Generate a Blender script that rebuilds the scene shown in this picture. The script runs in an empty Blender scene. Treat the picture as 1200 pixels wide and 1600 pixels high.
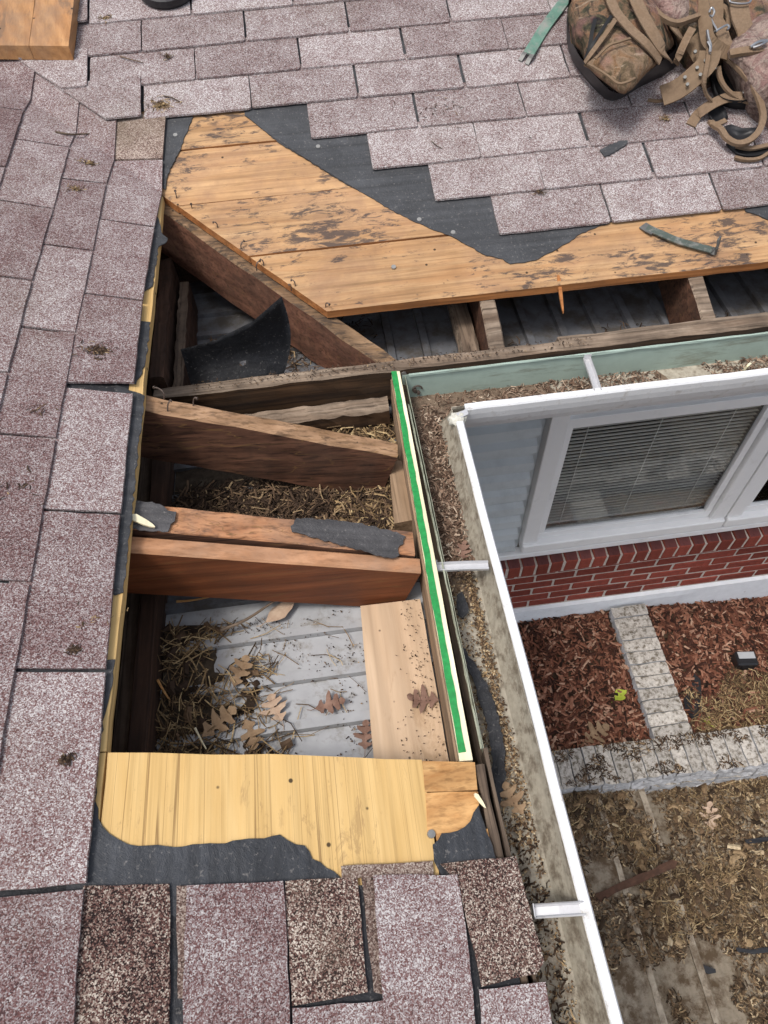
import bpy, bmesh, math, random
from mathutils import Vector, Matrix, noise as mnoise

random.seed(11)
SC = bpy.context.scene
COL = SC.collection
R_ = math.radians

# ------------------------------------------------------------------ camera
FPX = 1076.6
CAM = Vector((-0.15253, -1.28330, 1.18095))
RR = Vector((0.99107465, -0.12846165, -0.03561814))
RD = Vector((-0.12537697, -0.80743954, -0.57647377))
RF = Vector((0.04529528, 0.57579423, -0.81633899))
cam = bpy.data.cameras.new('camera')
cam.sensor_fit = 'VERTICAL'; cam.sensor_height = 36.0
cam.lens = FPX / 1600 * 36.0
cam.clip_start = 0.05; cam.clip_end = 500
cob = bpy.data.objects.new('camera', cam); COL.objects.link(cob)
m = Matrix.Identity(4)
for i in range(3):
    m[i][0] = RR[i]; m[i][1] = -RD[i]; m[i][2] = -RF[i]; m[i][3] = CAM[i]
cob.matrix_world = m
SC.camera = cob

# ------------------------------------------------------------------ light
SUN_DIR = Vector((-0.34, -0.22, 0.91)).normalized()      # towards the sun
el = math.asin(SUN_DIR.z); az = math.atan2(SUN_DIR.x, SUN_DIR.y)
W = bpy.data.worlds.new('World'); SC.world = W; W.use_nodes = True
wn = W.node_tree; bg = wn.nodes['Background']
sky = wn.nodes.new('ShaderNodeTexSky'); sky.sky_type = 'NISHITA'; sky.sun_disc = False
sky.sun_elevation = el; sky.sun_rotation = az
sky.air_density = 1.0; sky.dust_density = 4.0; sky.ozone_density = 0.6
hs = wn.nodes.new('ShaderNodeHueSaturation'); hs.inputs['Saturation'].default_value = 0.5; hs.inputs['Value'].default_value = 1.1
wn.links.new(sky.outputs['Color'], hs.inputs['Color']); wn.links.new(hs.outputs['Color'], bg.inputs['Color']); bg.inputs['Strength'].default_value = 0.15
sun = bpy.data.lights.new('sun', 'SUN'); sun.energy = 1.7; sun.angle = R_(12); sun.color = (1.0, 0.955, 0.9)
so = bpy.data.objects.new('sun', sun); COL.objects.link(so)
so.rotation_euler = (-SUN_DIR).to_track_quat('-Z', 'Y').to_euler()
so.location = (-2, -2, 6)
SC.view_settings.view_transform = 'Standard'; SC.view_settings.look = 'None'
SC.view_settings.exposure = 0.32; SC.view_settings.gamma = 1.0; SC.view_settings.use_curve_mapping = False

# ------------------------------------------------------------------ geometry of the place
TH = 0.302837; TT = math.tan(TH); CT = math.cos(TH)      # roof pitch; inner eave corner at the origin
def ray(px, py): return RR * ((px - 600) / FPX) + RD * ((py - 800) / FPX) + RF
def pl(px, py, n, d):
    r = ray(px, py); n = Vector(n); return CAM + r * ((d - n.dot(CAM)) / n.dot(r))
def pA(px, py, h=0.0): return pl(px, py, (TT, 0, 1), h / CT)       # left slope
def pB(px, py, h=0.0): return pl(px, py, (0, -TT, 1), h / CT)      # upper slope
def pz(px, py, z): return pl(px, py, (0, 0, 1), z)
def pY(px, py, y): return pl(px, py, (0, 1, 0), y)
def pR(px, py, h=0.0):
    a = pA(px, py, h)
    return a if a.y <= -a.x else pB(px, py, h)
def zA(x, y): return -TT * x
def zB(x, y): return TT * y
def zR(x, y): return max(-TT * x, TT * y)
def rnd(a, b): return random.uniform(a, b)

# ------------------------------------------------------------------ materials
def newmat(name):
    mt = bpy.data.materials.new(name); mt.use_nodes = True
    nt = mt.node_tree
    return mt, nt, nt.nodes['Principled BSDF']
def nd(nt, typ, ins=None, **props):
    n = nt.nodes.new(typ)
    for k, v in props.items(): setattr(n, k, v)
    if ins:
        for k, v in ins.items():
            if hasattr(v, 'is_output') or isinstance(v, bpy.types.NodeSocket): nt.links.new(v, n.inputs[k])
            else: n.inputs[k].default_value = v
    return n
def coords(nt, scale=(1, 1, 1), rot=(0, 0, 0), rand=0.0, kind='Object'):
    tc = nd(nt, 'ShaderNodeTexCoord')
    v = tc.outputs[kind]
    if rand:
        oi = nd(nt, 'ShaderNodeObjectInfo')
        mu = nd(nt, 'ShaderNodeMath', {0: oi.outputs['Random'], 1: rand}, operation='MULTIPLY')
        v = nd(nt, 'ShaderNodeVectorMath', {0: v, 1: mu.outputs[0]}, operation='ADD').outputs[0]
    mp = nd(nt, 'ShaderNodeMapping', {'Vector': v, 'Scale': scale, 'Rotation': rot})
    return mp.outputs[0]
def noise(nt, vec, scale, detail=4, rough=0.6, dist=0.0):
    return nd(nt, 'ShaderNodeTexNoise', {'Vector': vec, 'Scale': scale, 'Detail': detail, 'Roughness': rough, 'Distortion': dist}).outputs['Fac']
def ramp(nt, fac, stops, interp='LINEAR'):
    r = nd(nt, 'ShaderNodeValToRGB', {'Fac': fac}); cr = r.color_ramp; cr.interpolation = interp
    while len(cr.elements) < len(stops): cr.elements.new(0.5)
    for e, (p, c) in zip(cr.elements, stops):
        e.position = p
        if not isinstance(c, (tuple, list)): c = (c, c, c)
        e.color = (*c, 1)
    return r.outputs['Color']
def mix(nt, fac, a, b, mode='MIX'):
    n = nd(nt, 'ShaderNodeMix', data_type='RGBA', blend_type=mode)
    for idx, v in ((0, fac), (6, a), (7, b)):
        if isinstance(v, bpy.types.NodeSocket): nt.links.new(v, n.inputs[idx])
        elif idx == 0: n.inputs[0].default_value = v
        else: n.inputs[idx].default_value = (*v, 1)
    return n.outputs[2]
def mul(nt, a, b):
    return nd(nt, 'ShaderNodeMath', {0: a, 1: b}, operation='MULTIPLY').outputs[0]
def orand(nt): return nd(nt, 'ShaderNodeObjectInfo').outputs['Random']
def island(nt): return nd(nt, 'ShaderNodeNewGeometry').outputs['Random Per Island']
def bump(nt, bs, h, strength=0.5, dist=0.002):
    b = nd(nt, 'ShaderNodeBump', {'Height': h, 'Strength': strength, 'Distance': dist})
    nt.links.new(b.outputs[0], bs.inputs['Normal'])
def setc(nt, bs, col, rough=0.8, metal=0.0, spec=0.3):
    if isinstance(col, bpy.types.NodeSocket): nt.links.new(col, bs.inputs['Base Color'])
    else: bs.inputs['Base Color'].default_value = (*col, 1)
    if isinstance(rough, bpy.types.NodeSocket): nt.links.new(rough, bs.inputs['Roughness'])
    else: bs.inputs['Roughness'].default_value = rough
    bs.inputs['Metallic'].default_value = metal
    bs.inputs['Specular IOR Level'].default_value = spec

def shingle_mat(name, stops, scale, dirt, tint=(0.85, 1.12)):
    mt, nt, bs = newmat(name)
    v = coords(nt, rand=7.0)
    vo = nd(nt, 'ShaderNodeTexVoronoi', {'Vector': v, 'Scale': scale, 'Randomness': 1.0}, feature='F1')
    sep = nd(nt, 'ShaderNodeSeparateColor', {'Color': vo.outputs['Color']})
    vo2 = nd(nt, 'ShaderNodeTexVoronoi', {'Vector': v, 'Scale': scale * 0.42, 'Randomness': 1.0}, feature='F1')
    sep2 = nd(nt, 'ShaderNodeSeparateColor', {'Color': vo2.outputs['Color']})
    g1 = nd(nt, 'ShaderNodeMath', {0: sep.outputs[0], 1: 0.80}, operation='MULTIPLY').outputs[0]
    g2 = nd(nt, 'ShaderNodeMath', {0: sep2.outputs[0], 1: 0.20, 2: g1}, operation='MULTIPLY_ADD').outputs[0]
    # patchiness shifts how many granules are pale or red
    pt = noise(nt, v, 14, 3, 0.6)
    sh = nd(nt, 'ShaderNodeMapRange', {'Value': pt, 'From Min': 0.3, 'From Max': 0.7, 'To Min': -0.10, 'To Max': 0.10}).outputs[0]
    rr = nd(nt, 'ShaderNodeMapRange', {'Value': orand(nt), 'To Min': -0.07, 'To Max': 0.07}).outputs[0]
    f = nd(nt, 'ShaderNodeMath', {0: g2, 1: sh}, operation='ADD').outputs[0]
    f = nd(nt, 'ShaderNodeMath', {0: f, 1: rr}, operation='ADD').outputs[0]
    c = ramp(nt, f, stops, 'LINEAR')
    br = nd(nt, 'ShaderNodeMapRange', {'Value': orand(nt), 'To Min': tint[0], 'To Max': tint[1]}).outputs[0]
    c = mix(nt, 1.0, c, br, 'MULTIPLY')
    big = ramp(nt, noise(nt, coords(nt), 3.2, 5, 0.65), [(0.5, 0.0), (0.75, 1.0)])
    c = mix(nt, mul(nt, big, dirt), c, (0.13, 0.105, 0.07))
    setc(nt, bs, c, 0.95, 0, 0.15)
    bump(nt, bs, nd(nt, 'ShaderNodeMath', {0: sep.outputs[1], 1: 1.0}, operation='MULTIPLY').outputs[0], 0.6, 0.0012)
    return mt
M_SH = shingle_mat('shingle_granules', [(0.05, (0.065, 0.039, 0.039)), (0.25, (0.128, 0.062, 0.059)), (0.42, (0.183, 0.113, 0.11)), (0.58, (0.232, 0.183, 0.182)), (0.76, (0.315, 0.285, 0.285)), (0.95, (0.50, 0.475, 0.465))], 640, 0.25, (0.94, 1.06))
M_SHB = shingle_mat('shingle_granules_pale', [(0.05, (0.075, 0.053, 0.052)), (0.25, (0.155, 0.092, 0.088)), (0.42, (0.222, 0.158, 0.153)), (0.58, (0.27, 0.235, 0.232)), (0.76, (0.36, 0.335, 0.333)), (0.95, (0.55, 0.53, 0.525))], 600, 0.25, (0.93, 1.07))  # paler, greyer granule mix for the upper slope
M_SHD = shingle_mat('shingle_granules_worn', [(0.05, (0.014, 0.010, 0.010)), (0.32, (0.045, 0.027, 0.024)), (0.48, (0.12, 0.058, 0.048)), (0.62, (0.19, 0.125, 0.105)), (0.78, (0.32, 0.265, 0.22)), (0.95, (0.55, 0.49, 0.42))], 600, 0.45, (0.9, 1.05))
M_SHP = shingle_mat('shingle_granules_dusty', [(0.05, (0.05, 0.034, 0.028)), (0.35, (0.13, 0.08, 0.066)), (0.6, (0.215, 0.16, 0.135)), (0.95, (0.4, 0.34, 0.29))], 560, 0.8)

def felt_mat(name, base, axis=1):
    mt, nt, bs = newmat(name)
    sc = (60, 2, 2) if axis == 1 else (2, 60, 2)
    st = ramp(nt, noise(nt, coords(nt, sc), 1.0, 4, 0.6), [(0.3, 0.7), (0.7, 1.35)])
    bl = ramp(nt, noise(nt, coords(nt), 7, 7, 0.75), [(0.3, 0.7), (0.5, 1.0), (0.72, 1.45)])
    c = mix(nt, 1.0, base, st, 'MULTIPLY'); c = mix(nt, 1.0, c, bl, 'MULTIPLY')
    sp = ramp(nt, noise(nt, coords(nt), 160, 3, 0.6), [(0.60, 0.0), (0.72, 1.0)])
    c = mix(nt, mul(nt, sp, 0.35), c, (0.3, 0.28, 0.26))
    setc(nt, bs, c, 0.62, 0, 0.35)
    bump(nt, bs, noise(nt, coords(nt), 13, 7, 0.72, 0.4), 0.8, 0.010)
    return mt
M_FELT = felt_mat('asphalt_felt', (0.042, 0.044, 0.048), 0)
M_FELTG = felt_mat('asphalt_felt_grey', (0.062, 0.060, 0.062), 0)
M_FELTB = felt_mat('asphalt_felt_black', (0.022, 0.023, 0.027), 0)
M_FELTX = felt_mat('asphalt_felt_streaked', (0.037, 0.040, 0.046), 1)

def wood_mat(name, c1, c2, axis='x', stain=None, stain_amt=0.0, stain_scale=7, ring=26, rough=0.8, dirt=0.0, rot=0.0, crack=0.6, stain_thr=0.56, var=0.12, checks=0.0, streak=1.0, mottle=None):
    mt, nt, bs = newmat(name)
    s = {'x': (1.2, 14, 14), 'y': (14, 1.2, 14), 'z': (14, 14, 1.2)}[axis]
    s2 = {'x': (2.5, 130, 130), 'y': (130, 2.5, 130), 'z': (130, 130, 2.5)}[axis]
    v = coords(nt, s, (0, 0, rot), rand=3.0)
    v2 = coords(nt, s2, (0, 0, rot), rand=5.0)
    g = noise(nt, v, 1.6, 5, 0.62, 1.2)
    w = nd(nt, 'ShaderNodeTexWave', {'Vector': v, 'Scale': ring / 26.0, 'Distortion': 5.0, 'Detail': 3.0, 'Detail Scale': 1.2}, wave_type='BANDS', bands_direction='DIAGONAL').outputs['Fac']
    fine = noise(nt, v2, 1.0, 3, 0.6)
    c = mix(nt, ramp(nt, g, [(0.32, 0.0), (0.68, 1.0)]), c1, c2)
    c = mix(nt, mul(nt, w, 0.35 * streak), c, tuple(x * 0.6 for x in c1))
    c = mix(nt, mul(nt, ramp(nt, fine, [(0.48, 0.0), (0.7, 1.0)]), crack), c, tuple(x * 0.35 for x in c1))
    if mottle:
        mn = noise(nt, coords(nt, rand=2.0), 5, 6, 0.7, 0.3)
        c = mix(nt, mul(nt, ramp(nt, mn, [(0.45, 0.0), (0.65, 1.0)]), 0.55), c, mottle)
    if checks:
        cv = coords(nt, {'x': (0.5, 30, 30), 'y': (46, 0.30, 46), 'z': (26, 26, 0.9)}[axis], (0, 0, rot), rand=6.0)
        cn_ = noise(nt, cv, 1.3, 2, 0.45, 0.05)
        c = mix(nt, mul(nt, ramp(nt, cn_, [(0.490, 0.0), (0.499, 1.0), (0.501, 1.0), (0.510, 0.0)]), checks), c, (0.17, 0.095, 0.035))
    if stain:
        sv = coords(nt, {'x': (0.45, 1.6, 1), 'y': (1.6, 0.45, 1), 'z': (1, 1, 0.5)}[axis], (0, 0, rot), rand=4.0)
        sn1 = noise(nt, sv, stain_scale * 2.2, 7, 0.78, 0.5); sn2 = noise(nt, coords(nt, rand=9.0), 3.4, 3, 0.6)
        sn = nd(nt, 'ShaderNodeMath', {0: mul(nt, sn1, 0.62), 1: mul(nt, sn2, 0.38)}, operation='ADD').outputs[0]
        c = mix(nt, mul(nt, ramp(nt, sn, [(stain_thr, 0.0), (stain_thr + 0.05, 1.0)]), stain_amt), c, stain)
        # nail holes and knots
        vo = nd(nt, 'ShaderNodeTexVoronoi', {'Vector': coords(nt, rand=4.0), 'Scale': 17.0}).outputs['Distance']
        c = mix(nt, ramp(nt, vo, [(0.045, 0.9), (0.07, 0.0)]), c, (0.02, 0.013, 0.009))
    if dirt:
        dn = noise(nt, coords(nt), 6, 6, 0.7)
        c = mix(nt, mul(nt, ramp(nt, dn, [(0.42, 0.0), (0.66, 1.0)]), dirt), c, (0.035, 0.026, 0.02))
    br = nd(nt, 'ShaderNodeMapRange', {'Value': orand(nt), 'To Min': 1 - var, 'To Max': 1 + var}).outputs[0]
    c = mix(nt, 1.0, c, br, 'MULTIPLY')
    setc(nt, bs, c, rough, 0, 0.25)
    hh = mix(nt, 0.5, fine, w)
    bump(nt, bs, hh, 0.5, 0.002)
    return mt
M_PLANK = wood_mat('plank_tan', (0.43, 0.235, 0.108), (0.56, 0.355, 0.185), 'x', (0.055, 0.045, 0.045), 0.86, 15, stain_thr=0.518, dirt=0.22, streak=0.5, crack=0.45, mottle=(0.27, 0.155, 0.10), checks=0.35)
M_PLANK_CUT = wood_mat('plank_edge', (0.33, 0.12, 0.035), (0.46, 0.2, 0.07), 'x', dirt=0.35)
M_PLY = wood_mat('plywood_yellow', (0.58, 0.375, 0.145), (0.66, 0.455, 0.20), 'y', crack=0.3, stain=(0.20, 0.12, 0.06), stain_amt=0.4, stain_scale=12, stain_thr=0.57, var=0.03, checks=0.75, streak=0.35)
M_BLK = wood_mat('block_orange', (0.46, 0.22, 0.075), (0.66, 0.40, 0.17), 'x', var=0.12, stain=(0.2, 0.1, 0.04), stain_amt=0.4, stain_thr=0.6)
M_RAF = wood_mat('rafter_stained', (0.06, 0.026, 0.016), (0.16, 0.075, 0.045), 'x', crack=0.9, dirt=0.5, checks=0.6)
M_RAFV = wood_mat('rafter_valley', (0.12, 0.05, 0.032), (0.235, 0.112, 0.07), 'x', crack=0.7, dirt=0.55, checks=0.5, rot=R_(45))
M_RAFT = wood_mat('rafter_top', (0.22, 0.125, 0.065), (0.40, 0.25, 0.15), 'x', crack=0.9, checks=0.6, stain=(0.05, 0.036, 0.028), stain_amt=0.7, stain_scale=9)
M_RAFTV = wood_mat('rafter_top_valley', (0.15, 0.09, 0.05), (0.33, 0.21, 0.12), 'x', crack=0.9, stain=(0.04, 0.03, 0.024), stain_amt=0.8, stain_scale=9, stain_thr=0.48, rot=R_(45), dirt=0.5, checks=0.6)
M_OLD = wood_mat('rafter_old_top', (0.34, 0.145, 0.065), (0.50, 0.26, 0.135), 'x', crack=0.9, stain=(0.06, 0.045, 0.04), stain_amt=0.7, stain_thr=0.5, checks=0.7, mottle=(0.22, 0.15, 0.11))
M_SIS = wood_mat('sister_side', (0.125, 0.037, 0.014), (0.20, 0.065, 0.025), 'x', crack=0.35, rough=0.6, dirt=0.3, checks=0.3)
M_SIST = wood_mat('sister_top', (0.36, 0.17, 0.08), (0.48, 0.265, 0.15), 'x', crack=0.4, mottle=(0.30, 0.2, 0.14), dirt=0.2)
M_WEA = wood_mat('weathered_grey', (0.16, 0.11, 0.075), (0.36, 0.285, 0.215), 'x', crack=0.9, dirt=0.6, var=0.2)
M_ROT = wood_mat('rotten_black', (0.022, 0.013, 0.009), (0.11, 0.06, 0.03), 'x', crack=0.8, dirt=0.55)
M_WEAY = wood_mat('weathered_grey_long', (0.09, 0.06, 0.042), (0.24, 0.18, 0.13), 'y', crack=0.9, dirt=0.6, var=0.2)
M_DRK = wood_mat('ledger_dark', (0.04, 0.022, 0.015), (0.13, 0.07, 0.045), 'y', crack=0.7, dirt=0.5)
M_NEWP = wood_mat('new_plywood', (0.48, 0.335, 0.215), (0.58, 0.43, 0.295), 'y', crack=0.12, stain=(0.3, 0.19, 0.1), stain_amt=0.45, stain_scale=5, var=0.05)
M_CREAM = wood_mat('cream_wood', (0.74, 0.66, 0.42), (0.84, 0.78, 0.58), 'y', crack=0.15, var=0.02)
M_BLOCK2 = wood_mat('short_block', (0.26, 0.17, 0.10), (0.42, 0.30, 0.2), 'y', crack=0.7, dirt=0.35)

def plain(name, col, rough=0.6, metal=0.0, nscale=20, namt=0.3, spec=0.4, dirt=None, dirt_amt=0.0, dirt_scale=8, thr=0.5, bmp=0.0, mapping=(1, 1, 1), var=0.0):
    mt, nt, bs = newmat(name)
    n1 = ramp(nt, noise(nt, coords(nt), nscale, 4, 0.6), [(0.25, 1 - namt), (0.75, 1 + namt)])
    c = mix(nt, 1.0, col, n1, 'MULTIPLY')
    if dirt:
        dn = noise(nt, coords(nt, mapping), dirt_scale, 6, 0.72)
        c = mix(nt, mul(nt, ramp(nt, dn, [(thr, 0.0), (thr + 0.16, 1.0)]), dirt_amt), c, dirt)
    if var:
        br = nd(nt, 'ShaderNodeMapRange', {'Value': orand(nt), 'To Min': 1 - var, 'To Max': 1 + var}).outputs[0]
        c = mix(nt, 1.0, c, br, 'MULTIPLY')
    setc(nt, bs, c, rough, metal, spec)
    if bmp: bump(nt, bs, noise(nt, coords(nt), nscale * 2, 6, 0.7), bmp, 0.003)
    return mt
M_GREEN = plain('green_paint', (0.012, 0.225, 0.05), 0.6, nscale=90, namt=0.35, dirt=(0.2, 0.45, 0.2), dirt_amt=0.5, dirt_scale=160, thr=0.6)
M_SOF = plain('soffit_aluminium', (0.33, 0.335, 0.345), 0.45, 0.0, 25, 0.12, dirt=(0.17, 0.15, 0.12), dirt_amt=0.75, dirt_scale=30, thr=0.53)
M_SOFD = plain('soffit_shaded_grimy', (0.12, 0.124, 0.135), 0.5, 0.0, 25, 0.2, dirt=(0.07, 0.06, 0.05), dirt_amt=0.9, dirt_scale=13, thr=0.45)  # soffit colour darkened to paint in the cavity's shade, with grime over it
M_GWH = plain('gutter_white', (0.68, 0.69, 0.70), 0.35, 0, 30, 0.08, 0.5, dirt=(0.36, 0.33, 0.29), dirt_amt=0.7, dirt_scale=30, thr=0.54, bmp=0.05)
M_GIN = plain('gutter_inner_dirty', (0.37, 0.335, 0.27), 0.6, 0, 60, 0.22, dirt=(0.13, 0.10, 0.07), dirt_amt=0.85, dirt_scale=34, thr=0.47, bmp=0.15)
M_GGRN = plain('gutter_back_green', (0.33, 0.42, 0.37), 0.45, 0, 20, 0.1, dirt=(0.14, 0.13, 0.09), dirt_amt=0.75, dirt_scale=9, thr=0.52, mapping=(0.5, 1, 3))
M_GMOSS = plain('gutter_back_mossy', (0.33, 0.35, 0.27), 0.7, 0, 30, 0.2, dirt=(0.14, 0.13, 0.09), dirt_amt=0.8, dirt_scale=12, thr=0.48)
M_ALU = plain('hanger_aluminium', (0.55, 0.55, 0.56), 0.35, 0.35, 40, 0.1, dirt=(0.3, 0.28, 0.25), dirt_amt=0.5, dirt_scale=40, thr=0.58)
M_CAULK = plain('caulk', (0.5, 0.49, 0.43), 0.7, 0, 60, 0.3, bmp=0.5)
M_SID = plain('siding_vinyl', (0.55, 0.585, 0.60), 0.5, 0, 6, 0.05, dirt=(0.3, 0.32, 0.33), dirt_amt=0.3, dirt_scale=5)
M_VIN = plain('window_vinyl', (0.86, 0.86, 0.86), 0.35, 0, 6, 0.04, dirt=(0.45, 0.44, 0.42), dirt_amt=0.35, dirt_scale=9, thr=0.58)
M_SLAT = plain('blind_slat', (0.85, 0.84, 0.80), 0.5, 0, 6, 0.05)
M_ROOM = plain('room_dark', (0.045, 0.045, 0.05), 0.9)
M_BRK = plain('brick_red', (0.225, 0.052, 0.036), 0.9, 0, 60, 0.3, 0.2, dirt=(0.12, 0.035, 0.03), dirt_amt=0.6, dirt_scale=30, thr=0.5, bmp=0.4, var=0.28)
M_BRKD = plain('brick_dark_top', (0.13, 0.045, 0.042), 0.9, 0, 60, 0.3, 0.2, dirt=(0.05, 0.028, 0.028), dirt_amt=0.6, dirt_scale=30, thr=0.5, bmp=0.4, var=0.25)
M_MOR = plain('mortar', (0.52, 0.46, 0.41), 0.95, 0, 80, 0.25, 0.1, bmp=0.4)
M_FND = plain('foundation_white', (0.72, 0.74, 0.77), 0.8, 0, 20, 0.08, 0.2, dirt=(0.3, 0.27, 0.24), dirt_amt=0.7, dirt_scale=12, thr=0.63, bmp=0.3)
M_SOIL = plain('soil', (0.05, 0.032, 0.022), 1.0, 0, 30, 0.4, 0.1, dirt=(0.09, 0.065, 0.04), dirt_amt=0.7, dirt_scale=10, bmp=0.8)
M_DIRT = plain('attic_dirt', (0.055, 0.042, 0.03), 1.0, 0, 50, 0.45, 0.1, dirt=(0.14, 0.12, 0.09), dirt_amt=0.6, dirt_scale=26, thr=0.55, bmp=1.0)
M_CBLK = plain('block_concrete', (0.44, 0.41, 0.37), 0.95, 0, 70, 0.28, 0.1, dirt=(0.10, 0.08, 0.055), dirt_amt=0.95, dirt_scale=44, thr=0.47, bmp=1.0, var=0.16)
M_CBLKF = plain('block_split_face', (0.42, 0.42, 0.43), 0.95, 0, 50, 0.3, 0.1, dirt=(0.15, 0.14, 0.13), dirt_amt=0.7, dirt_scale=30, thr=0.52, bmp=1.2, mapping=(0.4, 1, 2.5), var=0.12)
M_CONC = plain('step_concrete', (0.50, 0.42, 0.32), 0.95, 0, 40, 0.2, 0.1, dirt=(0.17, 0.112, 0.065), dirt_amt=0.9, dirt_scale=14, thr=0.44, bmp=0.6)
M_EDGE = plain('step_edge_concrete', (0.34, 0.29, 0.225), 0.95, 0, 40, 0.2, 0.1, dirt=(0.12, 0.085, 0.055), dirt_amt=0.9, dirt_scale=12, thr=0.44, bmp=0.5)
M_BLKP = plain('black_plastic', (0.012, 0.012, 0.014), 0.4, 0, 10, 0.2, 0.5)
M_RUB = plain('black_rubber', (0.014, 0.014, 0.016), 0.45, 0, 20, 0.3, 0.5, dirt=(0.06, 0.055, 0.05), dirt_amt=0.4, dirt_scale=12, thr=0.55)
M_RUST = plain('rusty_steel', (0.085, 0.045, 0.03), 0.9, 0, 40, 0.35, 0.2, dirt=(0.04, 0.026, 0.02), dirt_amt=0.6, dirt_scale=18)
M_NAIL = plain('nail_steel', (0.13, 0.10, 0.085), 0.6, 0.5, 60, 0.3)
M_NAILH = plain('nail_head', (0.30, 0.295, 0.28), 0.45, 0.6, 60, 0.2)
M_STEEL = plain('bright_steel', (0.42, 0.42, 0.42), 0.35, 1.0, 30, 0.1)
M_DULL = plain('dull_steel', (0.14, 0.14, 0.135), 0.55, 0.5, 60, 0.25)
M_BAR = plain('green_bar_paint', (0.11, 0.215, 0.165), 0.5, 0.1, 30, 0.25, dirt=(0.26, 0.25, 0.23), dirt_amt=0.9, dirt_scale=26, thr=0.48)
M_BAR2 = plain('worn_bar_paint', (0.085, 0.105, 0.09), 0.5, 0.3, 30, 0.2, dirt=(0.25, 0.24, 0.22), dirt_amt=0.9, dirt_scale=40, thr=0.47)
M_WEB = plain('tan_webbing', (0.19, 0.132, 0.087), 0.9, 0, 160, 0.22, 0.15, dirt=(0.17, 0.11, 0.065), dirt_amt=0.6, dirt_scale=25, thr=0.5, bmp=0.4)
M_LEA = plain('tan_leather', (0.17, 0.115, 0.07), 0.7, 0, 60, 0.2, 0.25, dirt=(0.12, 0.075, 0.045), dirt_amt=0.6, dirt_scale=20, thr=0.5, bmp=0.3)
M_LIN = plain('black_lining', (0.010, 0.010, 0.011), 0.6, 0, 40, 0.3, 0.3)

def camo_mat(name, cols, pink=0.0):
    mt, nt, bs = newmat(name)
    v = coords(nt)
    n1 = noise(nt, v, 17, 5, 0.62, 1.4)
    c = ramp(nt, n1, [(0.30, cols[0]), (0.42, cols[1]), (0.52, cols[2]), (0.62, cols[3]), (0.74, cols[4])])
    st1 = noise(nt, coords(nt, (60, 10, 30), (0, 0, 0.6)), 1.0, 4, 0.6, 0.6)
    c = mix(nt, mul(nt, ramp(nt, st1, [(0.60, 0.0), (0.66, 1.0)]), 0.75 - 3 * pink), c, (0.035, 0.028, 0.026))
    st2 = noise(nt, coords(nt, (12, 70, 30), (0, 0, -0.4)), 1.0, 4, 0.6, 0.6)
    c = mix(nt, mul(nt, ramp(nt, st2, [(0.62, 0.0), (0.68, 1.0)]), 0.6), c, (0.34, 0.27, 0.2))
    pn = noise(nt, v, 11, 3, 0.5)
    c = mix(nt, mul(nt, ramp(nt, pn, [(0.52, 0.0), (0.62, 1.0)]), 0.40 - pink), c, (0.27, 0.135, 0.125))
    f = ramp(nt, noise(nt, v, 260, 2, 0.5), [(0.3, 0.8), (0.7, 1.2)])
    c = mix(nt, 1.0, c, f, 'MULTIPLY')
    setc(nt, bs, c, 0.9, 0, 0.15)
    bump(nt, bs, noise(nt, v, 26, 6, 0.65, 1.2), 1.0, 0.012)
    return mt
M_CAMO = camo_mat('camo_cloth_shadowed', [(0.018, 0.014, 0.016), (0.055, 0.052, 0.033), (0.16, 0.105, 0.068), (0.20, 0.11, 0.062), (0.065, 0.05, 0.062)])  # blackish and purple patches also paint shadow into the folds
M_CAMO2 = camo_mat('camo_cloth_light', [(0.05, 0.047, 0.03), (0.125, 0.088, 0.053), (0.225, 0.155, 0.102), (0.19, 0.11, 0.06), (0.065, 0.07, 0.045)])
M_PINK = camo_mat('camo_cloth_pink', [(0.07, 0.045, 0.04), (0.16, 0.11, 0.095), (0.29, 0.225, 0.19), (0.19, 0.115, 0.105), (0.25, 0.19, 0.155)], 0.10)

def glass_mat():
    mt, nt, bs = newmat('window_glass')
    out = nt.nodes['Material Output']
    tr = nd(nt, 'ShaderNodeBsdfTransparent', {'Color': (0.95, 0.96, 0.96, 1)})
    gl = nd(nt, 'ShaderNodeBsdfGlossy', {'Color': (1, 1, 1, 1), 'Roughness': 0.02})
    lw = nd(nt, 'ShaderNodeLayerWeight', {'Blend': 0.12})
    mx = nd(nt, 'ShaderNodeMixShader', {0: lw.outputs['Fresnel'], 1: tr.outputs[0], 2: gl.outputs[0]})
    nt.links.new(mx.outputs[0], out.inputs['Surface'])
    return mt
M_GLASS = glass_mat()

def bits_mat(name, stops, rough=0.9):
    mt, nt, bs = newmat(name)
    c = ramp(nt, island(nt), stops)
    f = ramp(nt, noise(nt, coords(nt), 90, 3, 0.6), [(0.3, 0.7), (0.7, 1.3)])
    c = mix(nt, 1.0, c, f, 'MULTIPLY')
    setc(nt, bs, c, rough, 0, 0.15)
    return mt
M_MULCH = bits_mat('mulch_chips', [(0, (0.022, 0.012, 0.009)), (0.3, (0.075, 0.030, 0.020)), (0.6, (0.165, 0.065, 0.040)), (0.85, (0.27, 0.128, 0.082)), (1, (0.42, 0.27, 0.19))])
M_STRAW = bits_mat('straw', [(0, (0.035, 0.023, 0.015)), (0.4, (0.13, 0.085, 0.046)), (0.75, (0.27, 0.185, 0.095)), (1, (0.50, 0.38, 0.21))])
M_LIT = bits_mat('leaf_litter', [(0, (0.03, 0.02, 0.013)), (0.35, (0.085, 0.055, 0.034)), (0.7, (0.185, 0.122, 0.07)), (0.92, (0.33, 0.235, 0.135)), (1, (0.50, 0.40, 0.26))])
M_DARKB = bits_mat('dark_bits', [(0, (0.02, 0.013, 0.009)), (0.5, (0.055, 0.036, 0.025)), (0.88, (0.14, 0.09, 0.055)), (1, (0.36, 0.26, 0.15))])
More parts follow.
